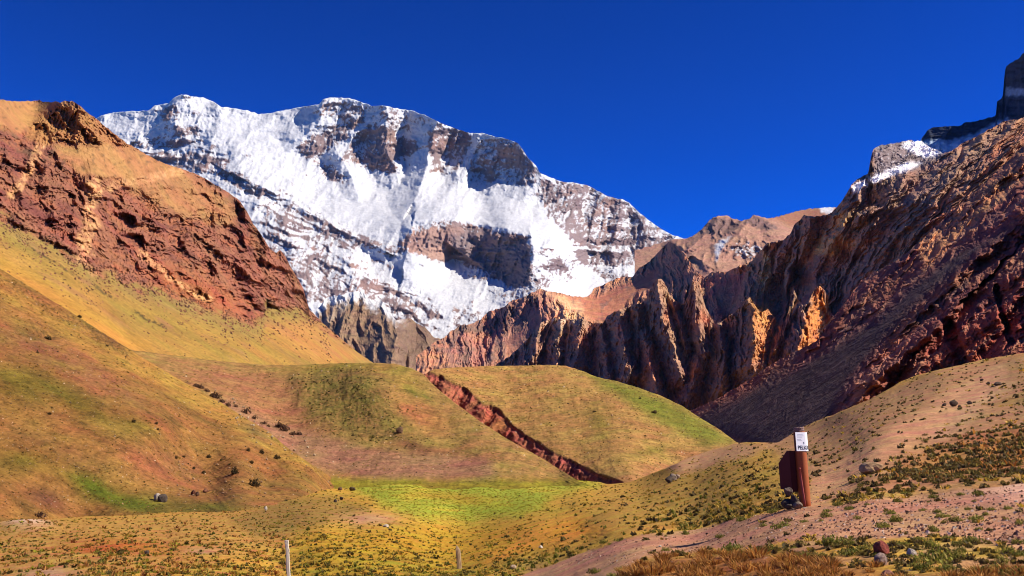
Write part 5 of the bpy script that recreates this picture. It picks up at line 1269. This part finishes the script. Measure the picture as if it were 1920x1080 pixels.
# rubble fallen from the red cliffs into the grass
u = r.uniform(-200, 620, 7000); v = interp(red_rockline, u) + r.exponential(26, 7000) - 12 + 18 * fbm(u / 30, u * 0, 2, octaves=3)
ok = red_side.inside(u, v) & (r.rand(7000) < np.clip(.55 + .9 * fbm(u / 26, v / 50, 7, octaves=3), 0, 1)); u, v = u[ok], v[ok]; P = red_side.at(u, v)
stones('rubble', P, r.uniform(1.6, 5.0, len(u)) * (r.rand(len(u)) * .7 + .5) * P[:, 1] / FPX, [C(146, 94, 70), C(120, 78, 60), C(180, 128, 92), C(96, 66, 52)], 'fallen rubble spilling from the red cliffs into the grass slope', r)
for surf, n, ur, vr, lab in ((hillside, 900, (-150, 640), (520, 960), 'tiny stones scattered over the left hillside'), (left_moraine, 500, (300, 1060), (690, 900), 'tiny pale stones scattered over the middle hill'), (right_moraine, 320, (840, 1380), (690, 890), 'tiny pale stones on the hill right of the gully')):
    u = r.uniform(*ur, n); v = r.uniform(*vr, n); ok = surf.inside(u, v); u, v = u[ok], v[ok]; P = surf.at(u, v)
    stones('hill_stones', P, r.uniform(1.4, 3.6, len(u)) * P[:, 1] / FPX, [C(220, 190, 150), C(150, 110, 76), C(90, 70, 50), C(196, 150, 110)], lab, r)

# ------------------------------------------------------------------ the rusty post with its notice
base_p = ground.at(1510, 951)[0]
post = bpy.data.objects.new('rusty_post', None); COL.objects.link(post)
post.location = base_p; post.scale = (1, 1, .95); post.rotation_euler = (0, math.radians(-2.6), 0)
tag(post, 'tall rusty steel pipe post with side panel and white warning notice', 'signpost')
def tube(profile, n=28):
    """profile: (radius, z) from bottom to top, closed at both ends"""
    V, F = [], []
    for r_, z_ in profile:
        for i in range(n):
            a = 6.283185 * i / n; V.append((r_ * math.cos(a), r_ * math.sin(a), z_))
    for k in range(len(profile) - 1):
        for i in range(n):
            j = (i + 1) % n; F.append((k * n + i, k * n + j, (k + 1) * n + j, (k + 1) * n + i))
    return V, F, [list(range(n))[::-1], [(len(profile) - 1) * n + i for i in range(n)]]
def pyobj(name, V, F, mat, parent=None, smooth=False, bevel=0.0):
    me = bpy.data.meshes.new(name); me.from_pydata([tuple(map(float, v)) for v in V], [], F); me.update()
    if bevel:
        bm = bmesh.new(); bm.from_mesh(me)
        bmesh.ops.bevel(bm, geom=bm.edges[:], offset=bevel, segments=2, affect='EDGES'); bm.to_mesh(me); bm.free()
    for pl in me.polygons: pl.use_smooth = smooth
    me.materials.append(mat)
    return link(name, me, parent)
V, F, caps = tube([(.150, -.25), (.150, 0.2), (.149, 2.03), (.147, 2.07), (.138, 2.075)])
pyobj('pipe', V, F + caps, M_RUST, post, smooth=True)
V, F, caps = tube([(.125, 2.075), (.137, 2.085), (.139, 2.12), (.134, 2.15), (.138, 2.16), (.137, 2.19), (.12, 2.205)], 22)
V = [(x * (1 + .05 * math.sin(7 * i)), y * (1 + .05 * math.sin(5 * i)), z + .006 * math.sin(3.1 * i)) for i, (x, y, z) in enumerate(V)]
pyobj('cap', V, F + caps, M_CONC, post)
def plate(name, outline, y0, y1, skew, mat, parent, bevel=.004):
    """upright steel plate from an (x,z) outline with real thickness; skew turns it about its right edge"""
    xr = max(p[0] for p in outline)
    def T(x, y, z):
        c, s = math.cos(skew), math.sin(skew); dx = x - xr
        return (xr + dx * c - y * s * 0 , y + dx * s, z)
    n = len(outline)
    V = [T(x, y0, z) for x, z in outline] + [T(x, y1, z) for x, z in outline]
    F = [list(range(n)), list(range(n, 2 * n))[::-1]] + [(i, i + n, (i + 1) % n + n, (i + 1) % n) for i in range(n)]
    return pyobj(name, V, F, mat, parent, bevel=bevel)
plate('side_panel', [(-.63, .50), (-.34, .46), (-.34, 1.555), (-.40, 1.55), (-.63, 1.22)], -.10, -.06, math.radians(-14), M_MAROON, post)
plate('back_plate', [(-.338, .40), (-.12, .40), (-.12, 1.54), (-.338, 1.555)], .05, .09, 0, M_MAROON, post)
plate('joint_plate', [(-.352, .46), (-.326, .46), (-.326, 1.555), (-.352, 1.555)], -.055, .048, 0, M_MAROON, post, bevel=.002)
# the notice: a stiff sheet standing off the pipe and bending round its right side
a0 = math.radians(17); dirx, diry = math.cos(a0), math.sin(a0)
sx, sy = -.165, -.215
def sheet_xy(a, off=0.0):
    if a < .27:
        return (sx + dirx * a + diry * off, sy + diry * a - dirx * off)
    ex, ey = sx + dirx * .27, sy + diry * .27
    R = .16; t = (a - .27) / R; ang = a0 + t
    return (ex + R * (math.sin(ang) - math.sin(a0)) + math.sin(ang) * off, ey + R * (math.cos(a0) - math.cos(ang)) - math.cos(ang) * off)
def sheet(name, a_0, a_1, z0, z1, off, thick, mat, parent, n=24):
    V, F = [], []
    for i in range(n + 1):
        a = a_0 + (a_1 - a_0) * i / n
        for o_ in (off, off - thick):
            x, y = sheet_xy(a, o_)
            for z in (z0, z1): V.append((x, y, z - .06 * a))
    for i in range(n):
        k = 4 * i
        F += [(k, k + 4, k + 5, k + 1), (k + 2, k + 3, k + 7, k + 6), (k + 1, k + 5, k + 7, k + 3), (k, k + 2, k + 6, k + 4)]
    F += [(0, 1, 3, 2), (4 * n, 4 * n + 2, 4 * n + 3, 4 * n + 1)]
    return pyobj(name, V, F, mat, parent, smooth=False)
pyobj('backing_strip', *tube([(.156, 1.54), (.156, 2.05)])[:2], M_MAROON, post, smooth=True)
notice = sheet('notice', 0, .46, 1.545, 2.07, 0, .004, M_PAPER, post)
cu_ = bpy.data.curves.new('lettering', 'FONT'); cu_.body = 'PELIGRO'; cu_.size = .150; cu_.extrude = 0.0; cu_.offset = .004; cu_.resolution_u = 3
tmp = bpy.data.objects.new('lettering', cu_); COL.objects.link(tmp)
bpy.context.view_layer.update()
tm = bpy.data.meshes.new_from_object(tmp.evaluated_get(bpy.context.evaluated_depsgraph_get()))
bpy.data.objects.remove(tmp); bpy.data.curves.remove(cu_)
for v_ in tm.vertices:
    a = .04 + v_.co.x * .80; x, y = sheet_xy(a, .003); v_.co = (x, y, 1.592 + v_.co.y - .06 * a)
tm.name = 'lettering'; tm.materials.clear(); tm.materials.append(M_INK)
link('lettering', tm, notice)
for k, (a_0, a_1, z_) in enumerate([(.06, .22, 2.0), (.04, .24, 1.965), (.05, .20, 1.93), (.04, .16, 1.865), (.05, .19, 1.83)]):
    sheet('print_line', a_0, a_1, z_, z_ + .012, .003, .001, M_GREYINK, notice, n=6)
sheet('mark', .228, .245, 1.74, 1.80, .003, .001, M_INK, notice, n=2)
sheet('mark', .215, .235, 1.765, 1.785, .003, .001, M_INK, notice, n=2)

V, F, caps = tube([(.024, -.1), (.027, .3), (.026, .7), (.027, .985), (.038, .99), (.038, 1.02), (.02, 1.03)], 12)
st = pyobj('stake', V, F + caps, M_STAKE, None, smooth=True)
st.location = (base_p[0] - .095, base_p[1] - .34, base_p[2]); st.rotation_euler = (math.radians(-5), math.radians(-5.2), 0)
tag(st, 'short pinkish stake with a knob top leaning before the rusty post', 'stake')
for k, (dx, dy, w, h, c, lab) in enumerate([(-.50, .02, .42, .34, CHAR, 'large dark rock under the side panel of the rusty post'), (-.32, -.10, .34, .46, C(96, 78, 68), 'dark upright rock heaped against the rusty post under its panel'), (-.47, -.12, .27, .30, C(120, 100, 88), 'round grey rock on top of the heap under the panel'),
        (-.31, -.40, .32, .25, C(140, 120, 102), 'rounded grey rock at the front of the heap by the stake'), (-.52, -.34, .24, .18, CHAR, 'small dark rock at the left end of the heap by the post'), (.20, -.16, .12, .10, PALE, 'white stone at the right foot of the rusty post'),
        (.27, -.22, .10, .06, PALE, 'flat white chip beside the white stone at the post foot'), (-.14, -.46, .14, .08, C(200, 180, 160), 'small pale stone in front of the grey rock by the stake')]):
    o = link('boulder' if w > .2 else 'stone', rock_mesh('boulder', 300 + k, c, 3 if w > .2 else 2))
    zoff = .36 if 'on top' in lab else 0
    g_ = base_p + np.array([dx, dy, 0]); o.location = (g_[0], g_[1], base_p[2] - .04 + zoff); o.scale = (w * .86, w * .8, h * .86 / .7)
    tag(o, lab, 'rock' if w > .2 else 'stone', 'rocks heaped at the foot of the rusty post')

# ------------------------------------------------------------------ two old fence posts in the low grass
def old_post(u0, v0, u1, v1, wpx, prof, label, mat, seed):
    p = ground.at(u0, v0)[0]; s = p[1] / FPX; H = (v0 - v1) * s * 1.02; w = wpx * s
    V, F = [], []; n = 9; r = np.random.RandomState(seed)
    for k, (t, rr, ox) in enumerate(prof):
        for i in range(n):
            a = 6.283 * i / n; q = rr * .5 * w * (1 + .18 * math.sin(3 * a + seed) + r.normal() * .05)
            V.append((q * math.cos(a) + ox * w + (u1 - u0) * s * t, q * math.sin(a), H * t))
    for k in range(len(prof) - 1):
        for i in range(n):
            j = (i + 1) % n; F.append((k * n + i, k * n + j, (k + 1) * n + j, (k + 1) * n + i))
    F.append([(len(prof) - 1) * n + i for i in range(n)])
    o = pyobj('fence_post', V, F, mat); o.location = p
    tag(o, label, 'fence post', 'old posts in the low grass')
    return o, s
o, s = old_post(541, 1096, 535, 1020, 6.5, [(-.12, 1.1, 0), (.2, 1.0, .05), (.45, .95, -.04), (.70, .9, .06), (.78, 1.0, .1), (.84, .85, 0), (.92, .95, -.1), (.94, 1.0, -.12), (1.0, 1.05, -.05)], 'tall thin whitish fence post with knobbly top at the lower left', M_WOOD, 3)
o, s = old_post(861, 1066, 858, 1025, 8.5, [(-.2, 1.0, 0), (.3, 1.0, 0), (.62, 1.02, -.02), (.80, .95, -.04), (.90, .6, -.12), (.97, .3, -.2), (1.0, .1, -.24)], 'short brown fence post with a pointed top in the yellow grass', M_WOOD2, 8)
